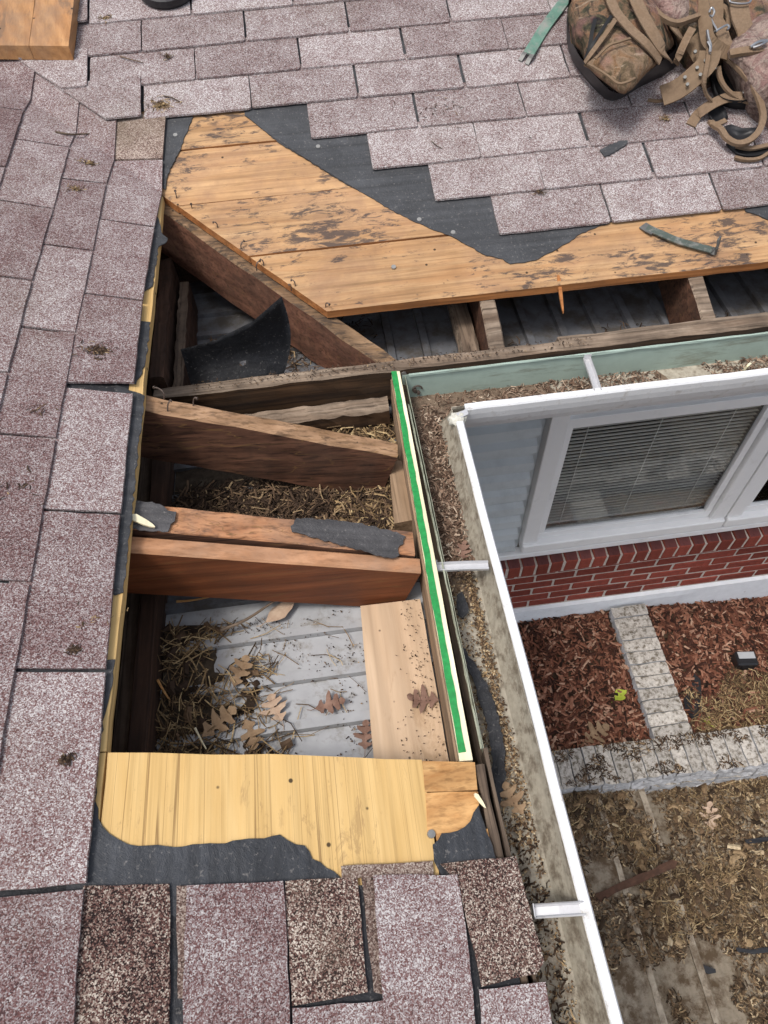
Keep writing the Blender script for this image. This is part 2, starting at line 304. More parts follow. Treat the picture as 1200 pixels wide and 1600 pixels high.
M_GDEB = bits_mat('gutter_leaf_bits', [(0, (0.045, 0.028, 0.02)), (0.35, (0.12, 0.075, 0.052)), (0.7, (0.23, 0.155, 0.11)), (0.92, (0.36, 0.27, 0.2)), (1, (0.5, 0.42, 0.33))])
M_SILT = plain('gutter_silt_mat', (0.17, 0.125, 0.09), 1.0, 0, 60, 0.4, 0.1, dirt=(0.07, 0.05, 0.036), dirt_amt=0.7, dirt_scale=34, thr=0.5, bmp=1.0)
M_GRIT = bits_mat('gutter_grit', [(0, (0.04, 0.026, 0.018)), (0.45, (0.14, 0.09, 0.055)), (0.8, (0.33, 0.225, 0.12)), (1, (0.55, 0.45, 0.3))])
def leaf_mat(name, c1, c2):
    mt, nt, bs = newmat(name)
    c = mix(nt, ramp(nt, noise(nt, coords(nt), 30, 5, 0.65), [(0.3, 0.0), (0.7, 1.0)]), c1, c2)
    setc(nt, bs, c, 0.75, 0, 0.25)
    return mt
M_LEAF = leaf_mat('oak_leaf_tan', (0.16, 0.098, 0.055), (0.31, 0.215, 0.13))
M_LEAFP = leaf_mat('oak_leaf_pale', (0.34, 0.23, 0.16), (0.50, 0.38, 0.28))
M_LEAFB = leaf_mat('oak_leaf_brown', (0.13, 0.07, 0.05), (0.26, 0.16, 0.12))
M_LEAFG = leaf_mat('leaf_green', (0.22, 0.30, 0.03), (0.42, 0.45, 0.06))

# ------------------------------------------------------------------ object helpers
def obj(name, bm, mats, parent=None, smooth=False, kind=None, recalc=True):
    if recalc and len(bm.faces): bmesh.ops.recalc_face_normals(bm, faces=bm.faces)
    me = bpy.data.meshes.new(name); bm.to_mesh(me); bm.free()
    if not isinstance(mats, (list, tuple)): mats = [mats]
    for x in mats: me.materials.append(x)
    if smooth: me.shade_smooth()
    o = bpy.data.objects.new(name, me); COL.objects.link(o)
    if parent: o.parent = parent
    if kind: o['kind'] = kind
    return o
def empty(name, label, cat, loc=(0, 0, 0), group=None):
    # parts are built in world coordinates, so they are re-based on the root in finish()
    o = bpy.data.objects.new(name, None); COL.objects.link(o); o.empty_display_size = 0.1
    o['label'] = label; o['category'] = cat
    if group: o['group'] = group
    o['_loc'] = tuple(loc)
    return o
def tag(o, label, cat, group=None):
    o['label'] = label; o['category'] = cat
    if group: o['group'] = group
    return o
def struct(o): o['kind'] = 'structure'; return o

def edge_subdiv(poly, step, jit):
    out = []
    n = len(poly)
    for i in range(n):
        a = Vector(poly[i]).to_2d(); b = Vector(poly[(i + 1) % n]).to_2d()
        L = (b - a).length; k = max(1, int(L / step)); d = (b - a) / max(L, 1e-9); nr = Vector((-d.y, d.x))
        out.append(a)
        for j in range(1, k):
            out.append(a + (b - a) * (j / k) + nr * rnd(-jit, jit))
    return out
def area2(p): return 0.5 * sum(p[i][0] * p[(i + 1) % len(p)][1] - p[(i + 1) % len(p)][0] * p[i][1] for i in range(len(p)))
def clip(poly, n, d):          # keep n.p <= d
    out = []; n = Vector(n)
    for i in range(len(poly)):
        a = Vector(poly[i][:2]); b = Vector(poly[(i + 1) % len(poly)][:2])
        da = n.dot(a) - d; db = n.dot(b) - d
        if da <= 0: out.append(a)
        if da * db < 0: out.append(a + (b - a) * (da / (da - db)))
    return out
def sheet(bm, poly, ztop, th, mi=(0, 0)):
    """slab over a horizontal polygon; ztop(x,y) gives the top"""
    if area2(poly) < 0: poly = poly[::-1]
    t = [bm.verts.new((p[0], p[1], ztop(p[0], p[1]))) for p in poly]
    b = [bm.verts.new((p[0], p[1], ztop(p[0], p[1]) - th)) for p in poly]
    f = bm.faces.new(t); f.material_index = mi[0]
    bm.faces.new(b[::-1]).material_index = mi[1]
    n = len(poly)
    for i in range(n):
        bm.faces.new((t[i], b[i], b[(i + 1) % n], t[(i + 1) % n])).material_index = mi[1]
def xy(pts, fn): return [fn(*p).to_2d() for p in pts]
def flat(name, px, fn, h, th, mats, parent, step=0.03, jit=0.001, z=None, mi=(0, 0), kind=None):
    """sheet lying on a roof plane whose outline is given where the photograph shows it"""
    zz = z or (zA if fn is pA else zB if fn is pB else zR)
    bm = bmesh.new()
    sheet(bm, edge_subdiv(xy([(p[0], p[1], h) for p in px], fn), step, jit), lambda x, y: zz(x, y) + h / CT, th, mi)
    return obj(name, bm, mats, parent, kind=kind)
def beam(name, a, b, w, d, mats, parent, seg=14, jit=0.0012, up=(0, 0, 1), bev=0.002, recess=None):
    """squared timber whose top centre line runs a->b; material 0 on the sides, 1 on the top"""
    a = Vector(a); b = Vector(b); ax = (b - a).normalized(); side = ax.cross(Vector(up)).normalized(); u = side.cross(ax)
    bm = bmesh.new(); rings = []
    prof = [(-w / 2 + bev, 0), (w / 2 - bev, 0), (w / 2, -bev), (w / 2, -d * 0.5), (w / 2, -d), (-w / 2, -d), (-w / 2, -d * 0.5), (-w / 2, -bev)]
    for i in range(seg + 1):
        c = a + (b - a) * (i / seg)
        rings.append([bm.verts.new(c + side * (s + rnd(-jit, jit)) + u * (t + rnd(-jit, jit))) for s, t in prof])
    n = len(prof)
    for i in range(seg):
        for j in range(n):
            f = bm.faces.new((rings[i][j], rings[i][(j + 1) % n], rings[i + 1][(j + 1) % n], rings[i + 1][j]))
            f.material_index = 1 if j in (0, 1, 7) and len(mats) > 1 else 0
    bm.faces.new(rings[0]); bm.faces.new(rings[-1][::-1])
    return obj(name, bm, mats, parent)
def box(bm, x0, x1, y0, y1, z0, z1, mi=0, bev=0.0):
    v = [bm.verts.new((x, y, z)) for z in (z0, z1) for y in (y0, y1) for x in (x0, x1)]
    fs = [bm.faces.new([v[i] for i in q]) for q in ((0, 2, 3, 1), (4, 5, 7, 6), (0, 1, 5, 4), (2, 6, 7, 3), (0, 4, 6, 2), (1, 3, 7, 5))]
    for f in fs: f.material_index = mi
    if bev:
        es = list({e for f in fs for e in f.edges})
        bmesh.ops.bevel(bm, geom=es, offset=bev, segments=1, affect='EDGES')
    return v
def boxo(name, x0, x1, y0, y1, z0, z1, mats, parent=None, bev=0.0):
    bm = bmesh.new(); box(bm, x0, x1, y0, y1, z0, z1, 0, bev); return obj(name, bm, mats, parent)
def tube(bm, pts, r, seg=6, mi=0, taper=1.0):
    pts = [Vector(p) for p in pts]; rings = []
    for i, p in enumerate(pts):
        d = (pts[min(i + 1, len(pts) - 1)] - pts[max(i - 1, 0)]).normalized()
        s = d.cross(Vector((0, 0, 1)));  s = s.normalized() if s.length > 1e-3 else Vector((1, 0, 0))
        u = s.cross(d); rr = r * (1 + (taper - 1) * i / max(1, len(pts) - 1))
        rings.append([bm.verts.new(p + s * rr * math.cos(2 * math.pi * k / seg) + u * rr * math.sin(2 * math.pi * k / seg)) for k in range(seg)])
    for i in range(len(rings) - 1):
        for k in range(seg):
            bm.faces.new((rings[i][k], rings[i][(k + 1) % seg], rings[i + 1][(k + 1) % seg], rings[i + 1][k])).material_index = mi
    bm.faces.new(rings[0][::-1]); bm.faces.new(rings[-1])
def smooth_path(pts, k=4):
    pts = [Vector(p) for p in pts]; out = []
    for i in range(len(pts) - 1):
        p0 = pts[max(i - 1, 0)]; p1 = pts[i]; p2 = pts[i + 1]; p3 = pts[min(i + 2, len(pts) - 1)]
        for j in range(k):
            t = j / k
            out.append(0.5 * ((2 * p1) + (p2 - p0) * t + (2 * p0 - 5 * p1 + 4 * p2 - p3) * t * t + (3 * p1 - p0 - 3 * p2 + p3) * t ** 3))
    out.append(pts[-1]); return out
def ribbon(bm, pts, w, th, nrm, mi=0):
    """strap along pts; nrm(i) or a vector is the strap's face normal"""
    pts = [Vector(p) for p in pts]; rings = []
    for i, p in enumerate(pts):
        d = (pts[min(i + 1, len(pts) - 1)] - pts[max(i - 1, 0)]).normalized()
        n = Vector(nrm(i) if callable(nrm) else nrm); s = d.cross(n).normalized(); u = s.cross(d)
        rings.append([bm.verts.new(p + s * a * w / 2 + u * b * th / 2) for a, b in ((-1, -1), (1, -1), (1, 1), (-1, 1))])
    for i in range(len(rings) - 1):
        for k in range(4):
            bm.faces.new((rings[i][k], rings[i][(k + 1) % 4], rings[i + 1][(k + 1) % 4], rings[i + 1][k])).material_index = mi
    bm.faces.new(rings[0][::-1]); bm.faces.new(rings[-1])
def scatter(name, n, place, lw, mat, kind='stuff', parent=None, tilt=0.35, curl=0.3, dirn=None, thick=True):
    """many small folded strips as one mesh; place() -> point on the surface, lw() -> length, width"""
    V = []; Fc = []
    for _ in range(n):
        p = place()
        if p is None: continue
        L, w = lw()
        a = dirn() if dirn else rnd(0, math.tau)
        e = rnd(-tilt, tilt); d = Vector((math.cos(a) * math.cos(e), math.sin(a) * math.cos(e), math.sin(e)))
        s = Vector((-math.sin(a), math.cos(a), rnd(-tilt, tilt))) * (w / 2)
        u = Vector((0, 0, 1)); p = Vector(p) + u * (abs(math.sin(e)) * L / 2 + 0.001)
        k = len(V); c = curl * L * rnd(-1, 1); bend = s.normalized() * c * 0.7 + u * abs(c) * 0.6
        ridge = u * w * 0.35
        for t, bb in ((-0.5, 0.0), (0.0, 1.0), (0.5, 0.0)):
            q = p + d * (L * t) + bend * bb
            V += [q - s, q + ridge, q + s]
        Fc += [(k, k + 1, k + 4, k + 3), (k + 1, k + 2, k + 5, k + 4), (k + 3, k + 4, k + 7, k + 6), (k + 4, k + 5, k + 8, k + 7)]
    me = bpy.data.meshes.new(name); me.from_pydata([tuple(v) for v in V], [], Fc); me.materials.append(mat)
    o = bpy.data.objects.new(name, me); COL.objects.link(o); o['kind'] = kind
    if parent: o.parent = parent
    return o

# ================================================================== ROOF, LEFT SLOPE
roofA = empty('roof_slope', 'reddish grey shingled roof slope on the left, running down to the long gutter', 'roof', (-0.56, -0.9, zA(-0.56, 0)))
roofB = empty('roof_slope', 'upper shingled roof slope with stepped torn shingles and bare tan boards', 'roof', (0.4, 0.3, zB(0, 0.3)))
VC = Vector((0.731 - 0.839 + 0, 0))   # closed-cut valley line on the upper slope
CUT0 = pB(7, 85).to_2d(); CUT1 = pB(150, 185).to_2d()
cd = (CUT1 - CUT0).normalized(); cn = Vector((-cd.y, cd.x))       # points up-right, to the upper slope
if cn.y < 0: cn = -cn

EDGE = -0.552                           # broken edge of the left slope's sheathing
# sheathing of the left slope: long boards below the shingles, open at the hole
def deckboard(x0, x1, y0, y1, mat, parent, name='sheathing_board'):
    poly = clip([(x0, y0), (x1, y0), (x1, y1), (x0, y1)], (1, 1), 0.0)
    if len(poly) < 3: return
    bm = bmesh.new(); sheet(bm, edge_subdiv(poly, 0.05, 0.0012), zA, 0.019, (0, 0)); return obj(name, bm, mat, parent)
xs = [-0.552, -0.73, -0.91, -1.09, -1.27, -1.45, -1.9, -2.6]
for a, b in zip(xs[:-1], xs[1:]): deckboard(b + 0.002, a - 0.001, -0.934, 2.8, M_PLY, roofA)
for a, b in zip(xs[:-1], xs[1:]): deckboard(b + 0.002, a - 0.001, -3.2, -0.936, M_PLY, roofA)

# plywood sheet exposed at the near end of the hole, two short board ends beside it
bm = bmesh.new()
poly = [(-0.5505, -0.936)] + xy([(240, 1176), (330, 1179), (420, 1178), (520, 1182), (600, 1186), (659, 1187)], pA) + [(-0.092, -1.13), (-0.092, -3.2), (-0.5505, -3.2)]
sheet(bm, edge_subdiv(poly, 0.04, 0.001), zA, 0.016)
obj('plywood_sheet', bm, M_PLY, roofA)
for q in ([(660, 1189), (742, 1191), (746, 1234), (664, 1237)], [(665, 1239), (747, 1237), (752, 1300), (668, 1303)]):
    flat('board_end', q, pA, 0.001, 0.017, [M_BLK], roofA)
bm = bmesh.new(); sheet(bm, [(-0.088, -1.082), (-0.004, -1.082), (-0.004, -3.2), (-0.088, -3.2)], zA, 0.018); obj('board_end', bm, M_BLK, roofA)

# underlayment on the left slope
def feltpiece(px, fn=pA, h=0.0026, th=0.0016, mat=M_FELT, parent=roofA, jit=0.0022, name='underlayment', step=0.010):
    return flat(name, px, fn, h, th, mat, parent, step=step, jit=jit)
bm = bmesh.new(); sheet(bm, clip([(-2.6, -3.2), (-0.580, -3.2), (-0.580, 2.6), (-2.6, 2.6)], (1, 1), 0.0), lambda x, y: zA(x, y) + 0.0014, 0.0012); obj('underlayment', bm, M_FELTB, roofA)
bm = bmesh.new(); sheet(bm, [(-0.60, -3.2), (-0.002, -3.2), (-0.002, -1.150), (-0.60, -1.128)], lambda x, y: zA(x, y) + 0.0022, 0.0012); obj('underlayment', bm, M_FELTB, roofA)
# strips along the hole's left edge
feltpiece([(236, 160), (262, 187), (258, 240), (251, 300), (243, 302), (240, 180)], h=0.003)
feltpiece([(225, 300), (249, 345), (254, 366), (262, 372), (258, 380), (248, 385), (240, 440), (238, 447), (224, 456), (200, 450)], h=0.003)
feltpiece([(205, 500), (235, 503), (228, 560), (219, 588), (212, 600), (190, 590)], h=0.003)
feltpiece([(180, 600), (226, 618), (222, 650), (214, 720), (206, 800), (200, 860), (193, 925), (179, 930), (150, 900)], h=0.003)
feltpiece([(140, 1030), (180, 1030), (172, 1080), (164, 1115), (155, 1165), (148, 1250), (120, 1250)], h=0.003)
# big sheet below the bare plywood
feltpiece([(120, 1250), (148, 1250), (153, 1278), (170, 1302), (200, 1319), (260, 1322), (340, 1318), (400, 1310), (437, 1304), (450, 1313), (476, 1321), (488, 1342), (510, 1356), (531, 1370), (540, 1420), (300, 1430), (100, 1430)], mat=M_FELTX)
feltpiece([(678, 1345), (676, 1320), (690, 1302), (715, 1298), (735, 1283), (748, 1258), (760, 1300), (776, 1345), (790, 1380), (700, 1390)], mat=M_FELTX, h=0.004)

# field shingles of the left slope: (upper-left point, butt point) of every slot, read along each course
colsA = [
 [(184, 172, 259, 178), (177, 247, 254, 249), (157, 341, 241, 355), (132, 457, 223, 471), (106, 600, 209, 601), (72, 795, 188, 803), (28, 1045, 165, 1048), (-38, 1400, 134, 1384)],
 [(118, 150, 183, 165), (98, 279, 166, 287), (68, 381, 145, 392), (33, 509, 117, 520), (-14, 674, 87, 686), (-75, 900, 47, 911), (-160, 1190, -6, 1215), (-300, 1600, -90, 1640)],
 [(50, 90, 130, 95), (28, 217, 108, 230), (-4, 311, 83, 326), (-44, 425, 50, 439), (-95, 575, 12, 583), (-170, 760, -35, 775), (-260, 1000, -95, 1020)],
 [(-10, 60, 60, 70), (-35, 163, 37, 173), (-75, 258, 8, 261), (-120, 365, -28, 372), (-175, 500, -65, 508)],
 [(-60, 20, -5, 30), (-90, 110, -20, 122), (-130, 200, -55, 210), (-180, 300, -95, 310)],
]
SHN = 0
def shinglepoly(poly, zfun, butt, up, parent, mat=M_SH, lift=0.0, th=0.0052, expo=0.16, jit=0.0009, ctop=0.0135, cbot=0.0062):
    """poly in xy; butt = point on butt line, up = unit vector upslope (xy)"""
    bm = bmesh.new()
    wob = rnd(-0.0006, 0.0008)
    def zt(x, y):
        d = (Vector((x, y)) - butt).dot(up)
        t = min(max(d / expo, 0), 1)
        return zfun(x, y) + (ctop + (cbot - ctop) * t + lift + wob + 0.0012 * mnoise.noise((x * 9, y * 9, 3))) / CT
    sheet(bm, edge_subdiv(poly, 0.028, jit), zt, th)
    # raise butt corners a touch, like aged tabs
    return obj('shingle', bm, mat, parent)
def valley_shingle(poly, butt, up, parent, mat=M_SH, lift=0.0):
    """a shingle that may bend across the valley: two facets in one mesh"""
    bm = bmesh.new()
    pa = clip(poly, (1, 1), 0.0); pb = clip(poly, (-1, -1), 0.0)
    def zt(x, y):
        d = (Vector((x, y)) - butt).dot(up); t = min(max(d / 0.16, 0), 1)
        return zR(x, y) + (0.0135 - 0.0073 * t + lift) / CT
    for q in (pa, pb):
        if len(q) >= 3 and abs(area2(q)) > 1e-5: sheet(bm, edge_subdiv(q, 0.05, 0.0), zt, 0.0052)
    if len(bm.faces): return obj('shingle', bm, mat, parent)
    bm.free()
cutlim = cn.dot(CUT0) + 0.02
for ci, colm in enumerate(colsA):
    for k in range(len(colm) - 1):
        a = colm[k]; b = colm[k + 1]
        L0 = pR(a[0], a[1], 0.009).to_2d(); R0 = pR(a[2], a[3], 0.012).to_2d()
        L1 = pR(b[0], b[1], 0.009).to_2d(); R1 = pR(b[2], b[3], 0.012).to_2d()
        gap = 0.0034
        L0.y -= gap; R0.y -= gap; L1.y += gap; R1.y += gap
        if ci == 0 and k == 4: L0.y -= 0.004; R0.y -= 0.024         # the split below the lifted tab
        L0.x -= 0.035; L1.x -= 0.035
        poly = [L0, R0, R1, L1]
        poly = clip(poly, cn, cutlim + (0.07 if ci == 1 else 0.0)) if ci else poly
        if len(poly) < 3: continue
        mid = (R0 + R1) / 2
        if any(p[0] + p[1] > 0 for p in poly): valley_shingle(poly, mid, Vector((-1, 0)), roofA, M_SHP if (ci == 0 and k == 0) else M_SH)
        else: shinglepoly(poly, zA, mid, Vector((-1, 0)), roofA, M_SH, lift=0.0012 if (ci == 0 and k == 3) else 0.0)
# courses of the left slope outside the frame, to keep it whole
for ci in range(6):
    x1 = -0.568 - 0.124 * CT * (ci + 1); 
    for k in range(12):
        y1 = -1.12 - k * 0.305 + (0.15 if ci % 2 else 0) + (0.3 if ci > 2 else 0)
        poly = [(x1 - 0.15, y1 - 0.302), (x1, y1 - 0.302), (x1, y1), (x1 - 0.15, y1)]
        if ci < 2 and k < 1: continue
        if ci in (0,) and k < 2: continue
        shinglepoly(poly, zA, Vector((x1, y1)), Vector((-1, 0)), roofA)
# near row: old shingles whose covered halves are exposed (dark, worn granules) between bleached tabs
near = [   # worn tabs and the bleached tabs between them
 ([(130, 1384), (264, 1381), (266, 1460), (266, 1548), (262, 1700), (105, 1700)], M_SHD, -0.0035),
 ([(-90, 1412), (134, 1391), (124, 1500), (114, 1700), (-160, 1700)], M_SH, 0.003),
 ([(276, 1384), (296, 1384), (296, 1560), (278, 1560)], M_SHP, -0.003),
 ([(293, 1384), (443, 1377), (450, 1480), (456, 1700), (283, 1700)], M_SH, 0.001),
 ([(445, 1377), (558, 1370), (566, 1460), (575, 1550), (456, 1572)], M_SHD, -0.0035),
 ([(457, 1575), (606, 1562), (612, 1700), (457, 1700)], M_SH, -0.0025),
 ([(564, 1370), (586, 1369), (606, 1556), (584, 1550)], M_SHP, -0.004),
 ([(583, 1369), (714, 1367), (730, 1470), (752, 1700), (610, 1700)], M_SH, 0.0015),
 ([(533, 1353), (676, 1345), (678, 1366), (534, 1372)], M_SHP, -0.003),
 ([(688, 1350), (806, 1338), (828, 1420), (850, 1503), (838, 1522), (752, 1542), (716, 1380)], M_SHD, -0.002),
 ([(748, 1546), (852, 1534), (880, 1700), (760, 1700)], M_SH, -0.002),
]
for q, mt, lf in near:
    pts = xy([(p[0], p[1], 0.008) for p in q], pA)
    bm = bmesh.new(); sheet(bm, edge_subdiv(pts, 0.02, 0.0012), lambda x, y: zA(x, y) + (0.0115 + lf + 0.001 * mnoise.noise((x * 12, y * 12, 1))) / CT, 0.0036)
    obj('shingle', bm, mt, roofA)

# ================================================================== ROOF, UPPER SLOPE
YB = [0.155, 0.340, 0.520, 0.700, 0.880, 1.06, 1.24, 1.42, 1.7, 2.1, 2.6]
for i, (y0, y1) in enumerate(zip(YB[:-1], YB[1:])):
    breaks = [-4.0, 0.9, 3.2] if i == 3 else [-4.0, 3.2]
    for x0, x1 in zip(breaks[:-1], breaks[1:]):
        dx = 0.003
        poly = clip([(x0 + dx, y0 + 0.0022), (x1, y0 + 0.0022), (x1, y1 - 0.0022), (x0 + dx, y1 - 0.0022)], (-1, -1), -0.004)
        if len(poly) < 3: continue
        off = rnd(-0.0015, 0.0015) if i else 0.0
        bm = bmesh.new(); sheet(bm, edge_subdiv(poly, 0.045, 0.0010), lambda x, y, o=off: zB(x, y) + o, 0.021, (0, 1))
        obj('deck_plank', bm, [M_PLANK, M_PLANK_CUT], roofB)
# felt left on the boards: the strip along the valley and the slanting sheet under the torn shingles
flat('underlayment', [(255, 180), (302, 182), (299, 190), (290, 210), (279, 238), (270, 255), (262, 272), (258, 296), (250, 290), (240, 200)], pB, 0.0035, 0.0016, M_FELT, roofB, step=0.008, jit=0.002)
flat('underlayment', [(382, 180), (392, 186), (412, 203), (438, 224), (470, 243), (505, 265), (535, 283), (575, 306), (610, 327), (645, 345), (680, 360), (706, 369), (735, 385), (760, 399), (785, 404), (797, 412), (820, 410), (842, 404), (858, 395), (872, 388), (890, 378), (905, 366), (930, 356), (960, 345), (1000, 310), (1190, 300), (1190, 150), (600, 60), (380, 120)], pB, 0.0036, 0.0016, M_FELT, roofB, step=0.009, jit=0.0018)
flat('underlayment', [(1165, 330), (1180, 334), (1200, 343), (1260, 350), (1500, 320), (1500, 250), (1150, 280)], pB, 0.0036, 0.0016, M_FELT, roofB)
bm = bmesh.new(); sheet(bm, clip([(-2.7, 0.845), (3.0, 0.845), (3.0, 2.55), (-2.7, 2.55)], (-1, -1), -0.002), lambda x, y: zB(x, y) + 0.0018, 0.0012); obj('underlayment', bm, M_FELTB, roofB)
bm = bmesh.new(); pth = [pB(p[0], p[1], 0.0062) for p in ((425, 195), (470, 225), (520, 268), (560, 292), (590, 308))]
poly = xy([(385, 184), (440, 215), (500, 255), (545, 290), (560, 300), (535, 285), (470, 245), (420, 212)], pB)
sheet(bm, poly, lambda x, y: zB(x, y) + 0.0054, 0.0014); obj('underlayment_lap', bm, M_FELT, roofB)
GA, GB, EB, TW = 0.3199, 0.3292, 0.12854, 0.305
starts = {0: 0, 1: -0.5, 2: -1.0, 3: -1.5}
for r in range(0, 15):
    y0 = (GB + r * EB) * CT; y1 = y0 + 0.155 * CT
    off = 0.5 if r % 2 else 0.0
    n0 = starts.get(r)
    for j in range(-9, 10):
        nn = j + off
        if n0 is not None and nn < n0: continue
        x0 = GA + nn * TW; x1 = x0 + TW
        if x0 > 2.9: continue
        jx = rnd(-0.003, 0.003)
        yj0 = y0 + rnd(-0.0015, 0.0015); yj1 = y0 + rnd(-0.0015, 0.0015)
        g = 0.0030
        poly = [(x0 + g + jx, yj0 + 0.003), (x0 + g + 0.006 + jx, yj0), (x1 - g - 0.006 + jx, yj1), (x1 - g + jx, yj1 + 0.003), (x1 - g + jx, y1), (x0 + g + jx, y1)]
        lift = 0.0
        if r >= 4:
            p2 = clip(poly, -cn, -cn.dot(CUT0))
            if len(p2) < 3 or abs(area2(p2)) < 2e-4: continue
            if len(p2) != len(poly) or any((Vector(p) - CUT0).dot(cn) < 0.02 for p in p2): lift = 0.009
            poly = p2
        shinglepoly(poly, zB, Vector((x0, y0)), Vector((0, 1)), roofB, M_SHB, lift=lift, expo=0.155 * CT)

# ================================================================== EAVE FRAMING
fr = empty('eave_framing', 'exposed stained rafters, ledgers and fascia boards inside the torn open roof corner', 'roof framing', (-0.3, -0.3, -0.14))
def hA(x, y, h): return Vector((x, y, zA(x, y) + h / CT))
def hB(x, y, h): return Vector((x, y, zB(x, y) + h / CT))
H = -0.0225
nA = Vector((TT, 0, 1)).normalized(); nB = Vector((0, -TT, 1)).normalized()
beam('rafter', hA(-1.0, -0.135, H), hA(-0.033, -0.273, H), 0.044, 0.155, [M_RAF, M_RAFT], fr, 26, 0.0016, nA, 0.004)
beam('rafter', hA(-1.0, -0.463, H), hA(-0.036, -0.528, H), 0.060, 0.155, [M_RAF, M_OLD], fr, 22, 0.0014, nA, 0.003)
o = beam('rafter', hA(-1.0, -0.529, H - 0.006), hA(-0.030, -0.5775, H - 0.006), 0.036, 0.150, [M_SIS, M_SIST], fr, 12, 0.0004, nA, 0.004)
o['label'] = 'clean reddish brown sister rafter beside the old one'
beam('rafter', hA(-1.0, -1.10, H), hA(-0.030, -1.10, H), 0.040, 0.14, [M_RAF, M_OLD], fr, 8, 0.001, nA)
vr = Vector((-1, 1, TT)).normalized()
vup = (Vector((0, 0, 1)) - vr * vr.z).normalized()
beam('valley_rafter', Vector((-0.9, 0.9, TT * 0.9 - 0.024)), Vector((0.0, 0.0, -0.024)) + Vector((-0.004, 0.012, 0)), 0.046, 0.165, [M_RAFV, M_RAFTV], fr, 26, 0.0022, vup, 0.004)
beam('sub_fascia', (-0.60, 0.000, -0.012), (1.9, 0.000, -0.006), 0.036, 0.105, [M_ROT, M_WEA], fr, 60, 0.0022, bev=0.005)
beam('sub_fascia', (0.42, 0.022, -0.010), (1.9, 0.022, -0.004), 0.020, 0.06, [M_WEA, M_WEA], fr, 30, 0.002, bev=0.004)
beam('nailer_block', (-0.45, -0.058, -0.082), (-0.03, -0.070, -0.066), 0.050, 0.055, [M_ROT, M_WEA], fr, 22, 0.0028, bev=0.008)
for xc, dx in ((0.268, -0.004), (0.823, 0.0), (1.38, 0.0)):
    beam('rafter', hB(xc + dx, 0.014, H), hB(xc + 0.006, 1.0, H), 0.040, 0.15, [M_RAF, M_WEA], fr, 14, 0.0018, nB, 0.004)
beam('lookout', (0.215, 0.02, -0.075), (0.215, 0.40, -0.06), 0.042, 0.05, [M_WEA, M_WEAY], fr, 8, 0.003)
# new fascia board: pale wood with a green stripe on its top edge
def plan_board(name, pts, z1, z0, mat, mi=(0, 0), parent=fr):
    bm = bmesh.new(); sheet(bm, edge_subdiv(pts, 0.06, 0.0004), lambda x, y: z1, z1 - z0, mi); return obj(name, bm, mat, parent)
f0 = plan_board('fascia_board', [(-0.0145, -0.034), (0.0055, -0.036), (-0.0055, -0.9745), (-0.0275, -0.9735)], -0.001, -0.145, [M_CREAM])
f0['label'] = 'new pale fascia board with a green painted top edge'
bm = bmesh.new()
poly = edge_subdiv([(-0.0150, -0.035), (-0.0022, -0.036), (-0.0142, -0.960), (-0.0270, -0.960)], 0.02, 0.0009)
sheet(bm, poly, lambda x, y: 0.0006, 0.004); obj('green_stripe', bm, M_GREEN, f0)
bm = bmesh.new(); sheet(bm, [(-0.0195, -0.05), (-0.0155, -0.05), (-0.0285, -0.97), (-0.0325, -0.97)], lambda x, y: -0.012, 0.12); obj('backing_strip', bm, M_BLOCK2, f0)
# old fascia going on towards the viewer
beam('old_fascia', (0.004, -0.982, -0.004), (0.004, -3.2, -0.004), 0.015, 0.14, [M_WEAY, M_WEAY], fr, 40, 0.0016, bev=0.003)
beam('drip_strip', (0.021, -0.955, -0.010), (0.023, -3.2, -0.010), 0.006, 0.05, [M_WEAY, M_WEAY], fr, 40, 0.0012, bev=0.001)
beam('fascia_filler', (0.0145, -0.972, -0.062), (0.0145, -0.02, -0.062), 0.013, 0.075, [M_WEAY, M_WEAY], fr, 20, 0.0008, bev=0.001)
# flat board on the soffit and the short block further up
bm = bmesh.new(); sheet(bm, edge_subdiv([(-0.161, -0.600), (-0.034, -0.602), (-0.034, -0.96), (-0.172, -0.96)], 0.05, 0.001), lambda x, y: -0.118, 0.019)
o = obj('soffit_nailer', bm, M_NEWP, fr); o['label'] = 'pale tan board lying flat beside the green-edged fascia'
bm = bmesh.new(); sheet(bm, edge_subdiv([pz(607, 722, -0.075).to_2d(), pz(634, 719, -0.075).to_2d(), pz(648, 812, -0.075).to_2d(), pz(616, 818, -0.075).to_2d()], 0.04, 0.001), lambda x, y: -0.075, 0.05)
obj('soffit_nailer', bm, M_BLOCK2, fr)
# ledgers along the house wall, in the dark under the left slope
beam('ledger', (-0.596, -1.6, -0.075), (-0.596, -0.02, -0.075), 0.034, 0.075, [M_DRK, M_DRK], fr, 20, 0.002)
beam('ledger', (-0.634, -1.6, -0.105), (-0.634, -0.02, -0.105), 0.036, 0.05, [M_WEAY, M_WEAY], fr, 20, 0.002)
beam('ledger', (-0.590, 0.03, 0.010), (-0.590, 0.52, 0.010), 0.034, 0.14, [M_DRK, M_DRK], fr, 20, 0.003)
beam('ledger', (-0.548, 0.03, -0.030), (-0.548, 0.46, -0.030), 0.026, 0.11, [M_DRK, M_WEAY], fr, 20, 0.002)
boxo('dark_backing', -0.72, -0.665, -3.2, 0.90, -0.9, 0.03, M_DRK, fr)  # dark boxes added behind the framing to close the attic and keep it black
boxo('dark_backing', 0.0, 2.2, 0.400, 0.44, -0.16, 0.02, M_DRK, fr)
boxo('dark_backing', -0.66, 0.0, 0.62, 0.66, -0.16, 0.06, M_DRK, fr)
